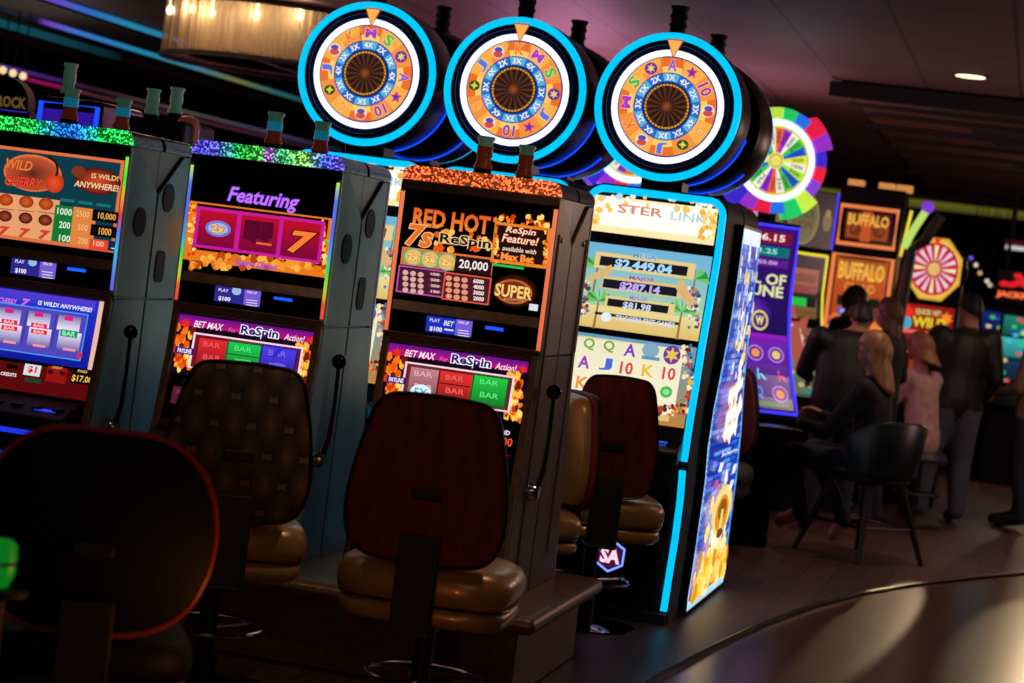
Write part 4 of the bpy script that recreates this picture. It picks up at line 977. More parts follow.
bcx, bhw = make_buffalo()
# green-yellow curved light pole machine edge
m = MB(); y = 17.5; pts = [at(904,248,y), at(910,236,y), at(916,226,y), at(922,217,y), at(926,211,y)]
t = thing('light_column', 'tall curved machine edge glowing lime with a purple tip, right of the orange framed machine', 'light', (pts[0].x, y, 0))
m.tube(pts, .03, 8); m.build('lime_light', neon('lime_neon', (190,225,110), .95), t)
m = MB(); m.ball(pts[-1]+Vector((.01,0,.03)), .05); m.build('purple_tip', neon('purple_neon', (130,60,220), .9), t)
m = MB(); pp = [Vector((pts[0].x+.02,y+.02,0)),Vector((pts[0].x+.02,y+.02,1.2)),pts[0]+Vector((.06,.02,0))]+[p+Vector((.12,.02,-.02)) for p in pts[1:]]; m.tube(pp, .045, 8); m.build('column_body', mat('dark_green_metal', (44,52,46), .4, .4), t)
# ------------------------------------------------------------------ red wheel machine
y = 18.2
c = at(934,269,y); root = thing('wheel_slot_machine', 'red and white wheel machine with a yellow octagon frame', 'slot machine', (c.x,y,0))
m = MB(); m.box(c.x-.24,c.x+.24,y+.02,y+.45,0,c.z-.1); m.build('cabinet_body', 'black', root, bevel=.01)
m = MB(); m.lathe([(0,.15),(.27,.15),(.27,.0),(0,.0)], (c.x,y+.005,c.z), 'y', 16); w = m.build('wheel_topper', 'black', root)
A = Art(flat_y(y)); o8 = lambda r: [(c.x+r*.9*cos(pi/8+pi*i/4), c.z+r*1.05*sin(pi/8+pi*i/4)) for i in range(8)]
A.poly(o8(.262), (222,170,60)); A.poly(o8(.24), (236,190,80)); A.E(c.x,c.z,.195,.215,(190,20,50),32)
for i in range(16):
    t = 2*pi*i/16; A.poly([(c.x+r*.9*cos(t+d),c.z+r*sin(t+d)) for r, d in ((.07,-.06),(.195,-.1),(.195,.1),(.07,.06))], (235,200,220) if i % 4 else (240,230,170)); A.ly = 6
A.ly = 8; A.E(c.x,c.z,.05,.055,(225,180,110)); A.poly([(c.x-.03,c.z+.25),(c.x+.03,c.z+.25),(c.x,c.z+.19)], (220,40,30)); A.build('wheel_face', w)
z0 = c.z-.29; m = MB(); m.box(c.x-.22,c.x+.22,y,y+.02,.95,z0); d = m.build('display', 'blackglass', root)
A = Art(flat_y(y-.001)); A.R(c.x-.21,z0-.01,c.x+.21,z0-.36,(150,20,20),(110,20,16)); A.star(c.x-.16,z0-.08,.07,(235,50,30),7,.5); A.E(c.x-.16,z0-.17,.04,.05,(70,170,200)); A.star(c.x+.15,z0-.1,.06,(245,140,40),7,.5)
A.T('QUICK HIT',c.x,z0-.07,.05,(220,210,130),.2,bold=.05); A.T('WILD',c.x+.02,z0-.15,.075,(226,205,40),.26,bold=.07); A.R(c.x-.2,z0-.22,c.x+.2,z0-.25,(235,100,90)); A.E(c.x+.1,z0-.29,.03,.03,(235,190,160)); A.E(c.x-.1,z0-.29,.03,.03,(90,120,220))
A.R(c.x-.21,z0-.36,c.x+.21,.97,(40,10,8)); A.R(c.x-.19,z0-.39,c.x+.19,z0-.41,(200,90,60)); A.R(c.x-.19,z0-.42,c.x-.18,1.0,(200,90,60)); A.R(c.x-.1,z0-.45,c.x+.15,z0-.56,(140,50,16)); A.build('picture', d)
# ------------------------------------------------------------------ far machines and signs on the right
def far_machine(px, py, y, w, cols, label, h=1.75, txt=None, glow=.8):
    p = at(px, py, y); root = thing('slot_machine', label, 'slot machine', (p.x,y,0), 'far slot machines')
    m = MB(); m.prism([(y-.25,0),(y-.25,.7),(y-.35,.78),(y-.3,.84),(y,.95),(y,h),(y+.4,h),(y+.4,0)], p.x-w/2, p.x+w/2); m.build('cabinet_body', 'black', root, bevel=.01)
    A = Art(flat_y(y-.002)); A.gain = glow; z1 = h-.06; z0 = 1.0; n = len(cols)
    for i, cc in enumerate(cols): A.R(p.x-w*.44,z1-(z1-z0)*i/n,p.x+w*.44,z1-(z1-z0)*(i+.9)/n,cc,tuple(int(v*.6) for v in cc))
    q = random.Random(px)
    for k in range(30): A.ly = n+1+k % 4; A.E(p.x+q.uniform(-w*.38,w*.38),q.uniform(z0,z1),.03,.02,q.choice([(240,220,160),(90,200,240),(240,90,60),(60,220,120),(60,60,200)]),7)
    if txt: A.T(txt,p.x,z1-.06,.07,(250,230,200),w*.7,bold=.05)
    A.build('display', root); return root, p
far_machine(1008, 330, 23, .62, [(20,40,120),(40,110,230),(30,160,90)], 'far blue lit slot machine under the red neon sign', 1.72)
far_machine(1030, 335, 22, .6, [(20,140,120),(60,200,200),(20,60,90)], 'far teal lit slot machine at the right edge', 1.7)
far_machine(968, 330, 26, .6, [(120,20,30),(60,20,60),(140,90,30)], 'far dim red slot machine behind the head of the person in black', 1.75, glow=.35)
p = at(1013, 291, 24); t = thing('neon_sign', 'red neon sign with glowing orange letters at the right edge', 'sign', (p.x,24,p.z-.1))
m = MB(); m.box(p.x-.18,p.x+.32,24.0,24.12,p.z-.12,p.z+.22); bd = m.build('sign_box', 'blackmatt', t)
A = Art(flat_y(23.995)); A.T('JACKPOT',p.x+.07,p.z-.05,.07,(255,110,60),.46,bold=.08,g=1.3); A.blobs if 0 else None
q = random.Random(2)
for k in range(16): A.E(p.x+q.uniform(-.12,.28),p.z+q.uniform(.06,.18),.05,.03,(225,30,36),7); A.ly = 3
A.build('lettering', bd)
m = MB(); m.tube([at(1004,287,24.3),Vector((at(1004,287,24.3).x,24.3,3.0))], .02); 
m.build('hanging_pole', 'blackmatt', t)
p = at(1016, 246, 25); t = thing('ceiling_sign', 'small white lit sign with red edge high at the right', 'sign', (p.x,25,p.z))
m = MB(); m.box(p.x-.12,p.x+.3,25,25.06,p.z-.05,p.z+.06); bd = m.build('sign_box', mat('dark_red', (90,10,14), .5, emit=(120,10,16), es=.25), t)
A = Art(flat_y(24.998)); A.R(p.x-.11,p.z+.0,p.x+.28,p.z-.045,(190,200,195)); A.build('light_panel', bd)
m = MB(); m.box(p.x-.05,p.x-.03,25.02,25.04,p.z+.05,3.05); m.build('hanging_pole', 'blackmatt', t)
for i, (x_, y_, c_) in enumerate(((976,265,(235,215,190)),(980,273,(225,180,110)),(987,281,(240,225,200)),(990,285,(220,200,170)),(998,287,(235,220,190)),(971,258,(110,90,220)))):
    p = at(x_, y_, 27); t = thing('pendant_lamp', 'tiny %s pendant lamp far away at the right' % ('violet' if i == 5 else 'warm'), 'lamp', p, 'string of far pendant lamps' )
    m = MB(); m.ball(p, .024, 10, 8); m.build('bulb', neon('bulb_%d' % i, c_, 1.1), t); m = MB(); m.tube([p+Vector((0,0,.03)), Vector((p.x,27,2.9))], .006, 5); m.build('cord', 'blackmatt', t)
# ------------------------------------------------------------------ machines seen over the near bank at the left
def back_machine(X, w, h, y, cols, label, outline='blue_neon'):
    root = thing('slot_machine', label, 'slot machine', (X,y,0), 'slot machines in the bank behind on the left')
    m = MB(); m.box(X-w/2,X+w/2,y,y+.5,0,h); m.build('cabinet_body', 'black', root, bevel=.02)
    m = MB(); m.tube([(X-w/2+.02,y-.006,.95),(X-w/2+.02,y-.006,h-.03),(X+w/2-.02,y-.006,h-.03),(X+w/2-.02,y-.006,.95)], .012, 6, True); m.build('neon_frame', outline, root)
    A = Art(flat_y(y-.002)); A.R(X-w*.42,h-.06,X+w*.42,h-.4,cols[0],cols[1]); A.R(X-w*.42,h-.44,X+w*.42,1.0,cols[1],cols[0]); A.T('POWER',X,h-.15,.06,(250,170,70),w*.4,bold=.05); A.build('display', root)
    return root
pa, pb_ = at(36,118,9.7), at(102,110,9.7)
r = back_machine((pa.x+pb_.x)/2, pb_.x-pa.x, at(60,97,9.7).z, 9.7, [(50,20,150),(30,10,80)], 'slot machine with purple display in a blue lit frame behind the leftmost candle lights', 'blue_led')
for x_ in (68,): p = at(x_, 90, 9.8); candle(r, p.x, 9.8, r.location.z+at(60,97,9.7).z, ('candle_clear','candle_clear','candle_clear'), 1)
hX = at(155,140,9.7).x; h_ = at(155,118,9.7).z
root = thing('slot_machine', 'dark slot machine top with round amber glass ends between the first two machines', 'slot machine', (hX,9.7,0))
m = MB(); m.box(hX-.2,hX+.14,9.7,10.1,0,h_); m.build('cabinet_body', 'blackmatt', root, bevel=.02)
for x_ in (148,): p = at(x_, 108, 9.8); candle(root, p.x, 9.85, h_, ('candle_clear',)*3)
p = at(180,128,9.75); m = MB(); m.lathe([(.0,-.35),(.055,-.35),(.055,.03),(.045,.055),(0,.07)], (p.x,9.85,p.z), n=24); m.build('glass_end', mat('amber_glass', (120,56,44), .2, emit=(150,70,50), es=.18), root)
p = at(172,104,9.8); candle(root, p.x, 9.85, at(176,118,9.85).z, ('candle_clear',)*3)
p = at(12,98,9.9); root = thing('slot_machine', 'slot machine with round black sign and gold letters at the left edge', 'slot machine', (p.x,9.9,0))
m = MB(); m.box(p.x-.3,p.x+.1,9.9,10.3,0,p.z-.06); m.build('cabinet_body', 'blackmatt', root, bevel=.01)
m = MB(); m.lathe([(0,.08),(.13,.08),(.13,0),(0,0)], (p.x-.04,9.9,p.z-.03), 'y', 32); sg = m.build('round_sign', 'blackmatt', root)
A = Art(flat_y(9.898)); A.T('ROCK',p.x-.0,p.z-.02,.05,(96,70,34),.15,bold=.07,rot=.0); A.R(p.x-.19,p.z-.06,p.x+.09,p.z-.065,(60,40,200)); A.build('lettering', sg)
for i, x_ in enumerate((3,13,23)):
    pq = at(x_, 70+i*3, 16); t = thing('bulb', 'warm round bulb glowing above the round sign with gold letters', 'bulb', pq, 'bulbs above the round sign'); m = MB(); m.ball(pq, .03, 12, 8); m.build('glass_globe', neon('warm_bulb_%d' % i, (250,215,160), 1.1), t)
    m = MB(); m.tube([pq+Vector((0,0,.04)), Vector((pq.x,16,3.05))], .006, 5); m.build('cord', 'blackmatt', t)
# ------------------------------------------------------------------ people
M['skin'] = mat('skin', (176,120,98), .55); M['hair_dark'] = noise_mat('dark_hair', (22,15,12), (40,28,22), 60, .5, stretch=(1,1,.2)); M['hair_brown'] = noise_mat('brown_hair', (70,42,26), (110,66,40), 60, .5, stretch=(1,1,.2)); M['hair_blonde'] = noise_mat('blonde_hair', (120,76,46), (172,118,76), 60, .5, stretch=(1,1,.2))
M['jacket_black'] = noise_mat('black_jacket', (8,8,10), (15,15,18), 30, .6); M['jeans'] = noise_mat('grey_blue_jeans', (58,62,78), (80,86,104), 40, .8); M['jeans_dark'] = noise_mat('dark_jeans', (18,24,38), (30,36,54), 40, .8)
M['shoe'] = mat('black_shoe', (16,14,14), .5); M['sole'] = mat('tan_sole', (180,120,100), .6); M['pink_top'] = noise_mat('pale_pink_top', (170,130,132), (196,156,156), 20, .8); M['floral'] = noise_mat('floral_blouse', (120,66,66), (90,110,70), 22, .8); M['blouse_dark'] = noise_mat('charcoal_top', (12,11,14), (20,18,22), 30, .8)
M['eye'] = mat('eye', (20,14,12), .3); M['lip'] = mat('lip', (130,64,58), .5)
def head_mesh(m, c, s=1.0):
    # head facing +y: skull, jaw, nose, ears
    n = 20; rings = []
    for i in range(15):
        t = -pi/2+pi*i/14; z = sin(t); k = max(cos(t), .03)
        jaw = 1-.28*max(0, -z)**1.3
        ring = []
        for j in range(n):
            a = 2*pi*j/n; x = .076*k*cos(a)*jaw; y = .098*k*sin(a)*(1-.12*max(0,-z)*(sin(a) < 0))+.012*max(0,-z)*k
            ring.append((c[0]+s*x, c[1]+s*y, c[2]+s*.122*z))
        rings.append(ring)
    m.loft(rings)
    f = lambda x, y, z: (c[0]+s*x, c[1]+s*y, c[2]+s*z)
    m.loft([[f(-.006,.092,.012),f(.006,.092,.012),f(.004,.098,.012)],[f(-.018,.092,-.032),f(.018,.092,-.032),f(0,.124,-.03)],[f(-.012,.09,-.04),f(.012,.09,-.04),f(0,.10,-.04)]])
    for e in (-1, 1):
        m.ball(f(e*.077,-.005,-.005), (s*.012, s*.02, s*.032), 8, 6)
def face_bits(m, c, s=1.0):
    f = lambda x, y, z: (c[0]+s*x, c[1]+s*y, c[2]+s*z)
    m.k = 1
    for e in (-1, 1): m.ball(f(e*.03,.088,.008), (s*.012, s*.008, s*.007), 8, 6)
    m.k = 2; m.ball(f(0,.094,-.062), (s*.024, s*.007, s*.007), 8, 6); m.k = 0
def hand_mesh(m, w, d, up, s=1.0, curl=.5, side=1):
    """palm and five fingers from wrist w along d; up = back of the hand."""
    d = Vector(d).normalized(); up = Vector(up); up = (up-d*up.dot(d)).normalized(); r = d.cross(up)*side; w = Vector(w)
    m.loft([[w-d*.03*s+(r*x*.02+up*y*.012)*s for x, y in ((-1,-1),(1,-1),(1,1),(-1,1))], [w+d*.04*s+(r*x*.038+up*y*.013)*s for x, y in ((-1,-1),(1,-1),(1,1),(-1,1))], [w+d*.085*s+(r*x*.040+up*y*.011)*s for x, y in ((-1,-1),(1,-1),(1,1),(-1,1))]])
    for k, (x, L) in enumerate(((-.030,.062),(-.010,.074),(.011,.070),(.031,.052))):
        p = w+(d*.08+r*x)*s; pts = [p]; a = curl*.5
        for q in range(3):
            p = p+(d*cos(a)-up*sin(a))*L/3*s; pts.append(p); a += curl*.7
        m.tube(pts, [.0095*s,.0088*s,.0078*s,.006*s], 7)
    p = w+(d*.025-r*.024)*s; m.tube([p, p+(d*.03-r*.022)*s, p+(d*.055-r*.026-up*.008)*s, p+(d*.075-r*.02-up*.014)*s], [.012*s,.011*s,.0095*s,.007*s], 7)
J0 = {'pelvis':((0,0,.96),.155),'belly':((0,.0,1.10),.145),'chest':((0,0,1.30),.155),'neck':((0,-.01,1.47),.062),'skull':((0,.01,1.56),.055),
 'shL':((-.17,0,1.41),.075),'elL':((-.25,-.04,1.14),.052),'wrL':((-.23,.10,.92),.034),'shR':((.17,0,1.41),.075),'elR':((.25,-.04,1.14),.052),'wrR':((.23,.10,.92),.034),
 'hipL':((-.09,0,.90),.105),'knL':((-.11,.02,.50),.068),'anL':((-.12,-.03,.10),.048),'toeL':((-.13,.15,.045),.042),'hipR':((.09,0,.90),.105),'knR':((.11,.02,.50),.068),'anR':((.12,-.03,.10),.048),'toeR':((.13,.15,.045),.042)}
ED = [('pelvis','belly','top'),('belly','chest','top'),('chest','neck','skin'),('neck','skull','skin'),('chest','shL','top'),('shL','elL','top'),('elL','wrL','top'),('chest','shR','top'),('shR','elR','top'),('elR','wrR','top'),
 ('pelvis','hipL','leg'),('hipL','knL','leg'),('knL','anL','leg'),('anL','toeL','shoe'),('pelvis','hipR','leg'),('hipR','knR','leg'),('knR','anR','leg'),('anR','toeR','shoe')]
def person(label, loc, rz, over={}, head=(0,.02,1.645), headrot=(0,0,0), top='jacket_black', leg='jeans', shoe='shoe', hair='hair_dark', hairlen=.0, fat=1.0, legfat=1.0, group=None, scale=1.0, cap=False, voxel=.014):
    J = {k: (Vector(v[0]), v[1]) for k, v in J0.items()}
    for k, v in over.items(): J[k] = (Vector(v), J0[k][1])
    hc = Vector(head); J['skull'] = (hc-Vector((0,.01,.075)), J0['skull'][1])
    m = MB()
    for a, b, r in ED:
        pa, pb2 = J[a][0], J[b][0]; tor = r == 'top' and a in ('pelvis','belly') or (a, b) == ('chest','neck')
        ra, rb = [J[k][1]*(fat if k in ('pelvis','belly','chest','shL','shR','elL','elR') else 1+(fat-1)*.5) for k in (a, b)]
        if r == 'leg': ra *= legfat; rb *= legfat
        n_ = max(3, int((pb2-pa).length/.03))
        for q in range(n_+1):
            t = q/n_; rr = ra+(rb-ra)*t; c = pa.lerp(pb2, t)
            if a == 'chest' and b in ('shL','shR'): rr = .105+(rb-.105)*t
            if (a, b) == ('chest','neck'): rr = max(rb, ra*(1-t*1.25))
            if a == 'pelvis' and b in ('hipL','hipR'): rr = rb
            m.ball(c, (rr*(1.12 if tor else 1), rr*(.78 if tor else 1), rr), 12, 8)
    st = len(m.v); head_mesh(m, (0,0,0))
    HM = Matrix.Translation(hc) @ Euler(headrot).to_matrix().to_4x4(); m.xform(HM, st)
    tmp = bpy.data.meshes.new('q'); tmp.from_pydata(m.v, [], m.f); bm = bmesh.new(); bm.from_mesh(tmp); bmesh.ops.recalc_face_normals(bm, faces=bm.faces); bm.to_mesh(tmp); bm.free(); o = bpy.data.objects.new('q', tmp); C.objects.link(o)
    rm = o.modifiers.new('r', 'REMESH'); rm.mode = 'VOXEL'; rm.voxel_size = voxel; sm = o.modifiers.new('sm', 'SMOOTH'); sm.iterations = 6; sm.factor = .5
    dg = bpy.context.evaluated_depsgraph_get(); dg.update()
    b2 = bpy.data.meshes.new_from_object(o.evaluated_get(dg)); bpy.data.objects.remove(o)
    print('PERSON', label[:30], len(b2.vertices))
    m = MB(); m.add([v.co for v in b2.vertices], [tuple(p.vertices) for p in b2.polygons])
    segs = [(J[a][0], J[b][0], r, (J[a][1]+J[b][1])/2) for a, b, r in ED]
    reg = {'skin':0,'top':3,'leg':4,'shoe':5}; neckz = J['neck'][0]
    for fi, f in enumerate(m.f):
        c = sum((m.v[i] for i in f), Vector())/len(f); best = None
        if (c-hc).length < .12: m.m[fi] = 0; continue
        for a, b, r, rad in segs:
            ab = b-a; t = max(0, min(1, (c-a).dot(ab)/ab.length_squared)); d = (c-a-ab*t).length-rad
            if best is None or d < best[0]: best = (d, r, t)
        r = best[1]
        if r == 'skin' and c.z < neckz.z+.035: r = 'top'
        if r == 'leg' and J['knL'][0].z < J['pelvis'][0].z-.3 and c.z > J['pelvis'][0].z-.075: r = 'top'
        m.m[fi] = reg[r]
    st = len(m.v); face_bits(m, (0,0,0)); m.xform(HM, st)
    for s_, e_, w_ in ((-1,'elL','wrL'),(1,'elR','wrR')):
        d = J[w_][0]-J[e_][0]; m.k = 0; hand_mesh(m, J[w_][0], d+Vector((0,.02,0)), (s_*1.0,.2,.6), 1.0, .6, -s_)
    bo = m.build('person', ['skin','eye','lip',top,leg,shoe], None, smooth=80); bo.name = 'person'
    bo['label'] = label; bo['category'] = 'person'
    if group: bo['group'] = group
    # hair
    hm = MB(); n = 24; rings = []; rn = random.Random(len(label))
    for i in range(12):
        t = i/11; lim = .10 if hairlen == 0 else .10
        ring = []
        for j in range(n):
            a = 2*pi*j/n; back = .5-.5*sin(a)
            # front hairline stops high, back comes down to the nape or further
            low = (1-back)*radians(28)+back*radians(-30)
            th = pi/2-(pi/2-low)*t; k = max(cos(th), .02)
            w_ = 1.0+.05*sin(j*2.3+i)*.3
            ring.append((.084*k*cos(a)*w_, .106*k*sin(a)*w_-.004, .130*sin(th)+.004))
        rings.append(ring)
    if hairlen > 0:
        base = rings[-1]
        for q in range(1, 7):
            ring = []
            for j, p in enumerate(base):
                a = 2*pi*j/n; back = max(0, .55-.45*sin(a)-.1); dz = hairlen*q/6*min(1, back*1.7)**.5 if sin(a) < .3 else 0
                ring.append((p[0]*(1+.28*q/6*(dz > 0)), p[1]*(1+.06*q/6)-.012*q/6*(dz > 0)-(.0), p[2]-dz))
            rings.append(ring)
    hm.loft(rings, caps=False)
    for v in hm.v: v.x += rn.uniform(-.002,.002); v.y += rn.uniform(-.002,.002)
    hm.xform(HM); h = hm.build('cap' if cap else 'hair', 'jacket_black' if cap else hair, bo, smooth=80); so = h.modifiers.new('so','SOLIDIFY'); so.thickness = .008
    if cap:
        bm_ = MB(); bm_.loft([[(.07*cos(a),.07+.07*sin(a),.035) for a in [pi*i/8 for i in range(9)]],[(.07*cos(a),.07+.07*sin(a),.043) for a in [pi*i/8 for i in range(9)]]]); bm_.xform(HM); bm_.build('cap_brim', 'jacket_black', h)
    bo.location = loc; bo.rotation_euler = (0,0,rz); bo.scale = (scale,)*3
    return bo
# facing: figures are built looking along +y; rz turns them (pi/2 looks along -x)
PY = 17.1
man = person('person in black jacket, dark cap and grey jeans standing with back turned', (at(940,515,PY).x-.02, PY, 0), radians(28), {
  'pelvis':(.0,0,.95),'chest':(.04,.02,1.29),'belly':(.01,.02,1.12),'neck':(.07,.03,1.47),'shL':(-.16,.03,1.40),'shR':(.24,.0,1.41),'elL':(-.27,.04,1.15),'elR':(.31,-.03,1.14),'wrL':(-.20,.22,1.06),'wrR':(.27,.08,.93),
  'knL':(-.13,.04,.50),'anL':(-.17,-.02,.10),'toeL':(-.21,.16,.045),'knR':(.12,.0,.50),'anR':(.13,-.04,.10),'toeR':(.16,.13,.045)}, head=(.07,.05,1.64), headrot=(-.15,0,.2), top='jacket_black', leg='jeans', fat=1.36, legfat=1.22, cap=True, scale=1.0)
person('person in floral blouse and dark jeans standing at the right edge of the photo', (at(1018,520,PY).x-.0, PY+.3, 0), radians(70), {'wrL':(-.16,.26,1.05),'elL':(-.24,.05,1.12),'anL':(-.10,-.06,.10),'toeL':(-.1,.13,.045),'anR':(.10,.06,.10),'toeR':(.1,.25,.045)}, top='floral', leg='jeans_dark', hair='hair_brown', hairlen=.15, fat=1.12, scale=.97)
# dark haired person bending over the machine
ax = at(850,340,14.9)
person('person in dark jacket with short dark hair standing at the orange framed machine, back turned', (ax.x-.02, 15.0, 0), radians(12), {'chest':(.0,.06,1.28),'neck':(.05,.10,1.43),'shL':(-.19,.05,1.38),'shR':(.19,.06,1.38),'wrL':(-.2,.36,1.08),'elL':(-.27,.12,1.14),'wrR':(.2,.36,1.08)}, head=(.10,.15,1.56), headrot=(-.3,0,-.25), top='jacket_black', leg='jeans_dark', fat=1.25, scale=.95)
person('person with curly brown hair and dark top looking left beside the orange framed machine', (at(890,340,15.75).x, 15.75, 0), radians(75), {'wrL':(-.15,.3,1.05),'wrR':(.2,.25,1.0)}, head=(0,.04,1.60), top='blouse_dark', leg='jeans_dark', hair='hair_brown', hairlen=.12, scale=.955)
person('person with flushed face mostly hidden behind the dark haired person', (at(855,305,16.8).x-.04, 16.85, 0), radians(-60), {}, head=(0,.04,1.61), top='jacket_black', leg='jeans_dark', hair='hair_dark', scale=.985)
# seated: sitting joint set
def sit(seat, lean=0, spread=.10, fwd=.43, foot=.32, arm=(.36,1.0)):
    z = seat+.09
    d = {'pelvis':(0,0,z),'belly':(0,.0+lean*.3,z+.15),'chest':(0,lean*.7,z+.35),'neck':(0,lean,z+.52),
     'shL':(-.16,lean*.9,z+.46),'shR':(.16,lean*.9,z+.46),'hipL':(-.09,.03,z-.02),'hipR':(.09,.03,z-.02),'knL':(-spread,fwd,z+.0),'knR':(spread,fwd,z+.0),'anL':(-spread,fwd-.10,foot),'anR':(spread,fwd-.02,foot),'toeL':(-spread,fwd+.04,foot-.06),'toeR':(spread,fwd+.14,foot-.05),
     'elL':(-.24,lean+.08,z+.22),'elR':(.24,lean+.08,z+.22),'wrL':(-.2,arm[0],arm[1]),'wrR':(.16,arm[0]+.02,arm[1])}
    return d, (0, lean+.03, z+.70)
SX, SY = at(862,560,0+13.95).x, 13.95
d, hd = sit(.50, .03, .10, .50, .24, (.40,.84)); d['wrL'] = (-.10,.52,.80); d['elL'] = (-.24,.22,.76); d['toeR'] = (.08,.20,.10); d['anR'] = (.09,.14,.20); d['knR'] = (.1,.42,.62); d['anL'] = (-.10,.36,.22); d['toeL'] = (-.10,.50,.15)
person('person with long blonde hair in dark top seated on the stool, seen from behind', (SX-.04, SY, 0), radians(74), d, head=hd, headrot=(-.15,0,.3), top='blouse_dark', leg='jeans_dark', shoe='sole', hair='hair_blonde', hairlen=.22, scale=1.0)
d, hd = sit(.56, .10, .10, .42, .3, (.30,.95))
person('person in pale pink top with reddish hair seated facing the red wheel machine', (at(922,440,16.5).x, 16.5, 0), radians(55), d, head=hd, headrot=(-.4,0,.5), top='pink_top', leg='jeans', hair='hair_blonde', hairlen=.12, scale=.97)
# ------------------------------------------------------------------ stools
M['stoolwood'] = mat('dark_stool_wood', (20,15,13), .45); M['tealvinyl'] = mat('dark_teal_vinyl', (20,30,36), .35)
def stool(label, loc, rz):
    r = thing('bar_stool', label, 'stool', (0,0,0))
    m = MB(); m.lathe([(0,0),(.22,0),(.235,.02),(.235,.06),(.20,.085),(0,.09)], (0,0,.50), n=32); m.build('seat', 'blackmatt', r)
    m = MB(); rin = []; 
    for (rad, zlo, zhi) in ((.25,0,0),):
        rings = []
        for i in range(15):
            a = radians(-165+i*10.7)+0; k = 1-abs((i-7)/7)**3*.35
            c_, s_ = cos(a), sin(a); top = .56+.36*k
            rings.append([(.235*c_,.235*s_,.56),(.262*c_,.262*s_,.56),(.29*c_,.30*s_,top-.02),(.275*c_,.285*s_,top),(.255*c_,.265*s_,top-.02)])
        m.loft(rings)
    m.build('backrest', 'tealvinyl', r, smooth=60)
    for sx in (-1, 1):
        for sy in (-1, 1):
            m = MB(); m.tube([(sx*.13,sy*.13,.51),(sx*.25,sy*.25,.0)], [.022,.015], 8); m.build('leg', 'stoolwood', r)
    m = MB(); q = [(-.195,-.195,.22),(.195,-.195,.22),(.195,.195,.22),(-.195,.195,.22)]; m.tube(q, .011, 6, True); m.build('foot_rail', 'stoolwood', r)
    r.location = loc; r.rotation_euler = (0,0,rz); r.scale = (1.12,1.12,.97); return r
stool('dark four-legged bar stool with curved teal back under the blonde person', (SX-.03, SY-.02, 0), radians(50))
r = thing('pedestal_stool', 'round pedestal stool under the person in the pale pink top', 'stool', (at(922,440,16.5).x,16.5,0)); X = r.location.x
m = MB(); m.lathe([(0,0),(.2,0),(.21,.03),(.19,.07),(0,.075)], (X,16.5,.48), n=28); m.build('seat', mat('blue_grey_vinyl', (50,52,70), .4), r)
m = MB(); m.lathe([(0,0),(.22,0),(.22,.012),(.03,.035),(.03,.48),(0,.48)], (X,16.5,0), n=28); m.build('pedestal', 'stoolwood', r)
m = MB(); m.tube([(X+.17*cos(2*pi*i/24),16.5+.17*sin(2*pi*i/24),.24) for i in range(24)], .01, 6, True); m.tube([(X-.17,16.5,.24),(X+.17,16.5,.24)], .008, 6); m.build('foot_ring', 'stoolwood', r)
# ------------------------------------------------------------------ room
def floor_mat(name, c1, c2, gap, rough, plank=(.18,1.2), rot=0, bump=.1, spec=.5):
    m = mat(name, c1, rough, spec=spec); n, l, b = nodes(m)
    tc = n.new('ShaderNodeTexCoord'); mp = n.new('ShaderNodeMapping'); mp.inputs['Rotation'].default_value = (0,0,rot); l.new(tc.outputs['Object'], mp.inputs[0])
    br = n.new('ShaderNodeTexBrick'); br.inputs['Scale'].default_value = 1; br.inputs['Brick Width'].default_value = plank[1]; br.inputs['Row Height'].default_value = plank[0]; br.inputs['Mortar Size'].default_value = .003
    br.inputs['Color1'].default_value = lin(c1); br.inputs['Color2'].default_value = lin(c2); br.inputs['Mortar'].default_value = lin(gap); br.inputs['Bias'].default_value = 0
    l.new(mp.outputs[0], br.inputs['Vector'])
    nz = n.new('ShaderNodeTexNoise'); nz.inputs['Scale'].default_value = 6; nz.inputs['Detail'].default_value = 6; m2 = n.new('ShaderNodeMapping'); m2.inputs['Scale'].default_value = (1,9,1); l.new(mp.outputs[0], m2.inputs[0]); l.new(m2.outputs[0], nz.inputs['Vector'])
    r = n.new('ShaderNodeValToRGB'); r.color_ramp.elements[0].color = (.45,.45,.45,1); r.color_ramp.elements[0].position = .3; r.color_ramp.elements[1].color = (1.25,1.25,1.25,1); r.color_ramp.elements[1].position = .7; l.new(nz.outputs['Fac'], r.inputs[0])
    mx = n.new('ShaderNodeMix'); mx.data_type = 'RGBA'; mx.blend_type = 'MULTIPLY'; mx.inputs[0].default_value = 1; l.new(br.outputs['Color'], mx.inputs[6]); l.new(r.outputs[0], mx.inputs[7]); l.new(mx.outputs[2], b.inputs['Base Color'])
    bp = n.new('ShaderNodeBump'); bp.inputs['Strength'].default_value = bump; bp.inputs['Distance'].default_value = .004; l.new(nz.outputs['Fac'], bp.inputs['Height']); l.new(bp.outputs[0], b.inputs['Normal'])
    mr = n.new('ShaderNodeMapRange'); mr.inputs[3].default_value = rough-.01; mr.inputs[4].default_value = rough+.03; l.new(nz.outputs['Fac'], mr.inputs[0]); l.new(mr.outputs[0], b.inputs['Roughness'])
    return m
M['floor'] = floor_mat('dark_wood_floor', (62,38,42), (84,54,54), (22,14,12), .45, (.16,1.1), pi/2, .25)
M['dance'] = floor_mat('glossy_brown_wood', (80,46,28), (98,58,36), (20,11,7), .24, (.30,1.6), 1.35, .03)
XL, XR, Y0, Y1, ZC = -17, 9, -2.0, 40, 3.05
m = MB(); m.box(XL,XR,Y0,Y1,-.12,0); struct(m.build('floor', 'floor'))
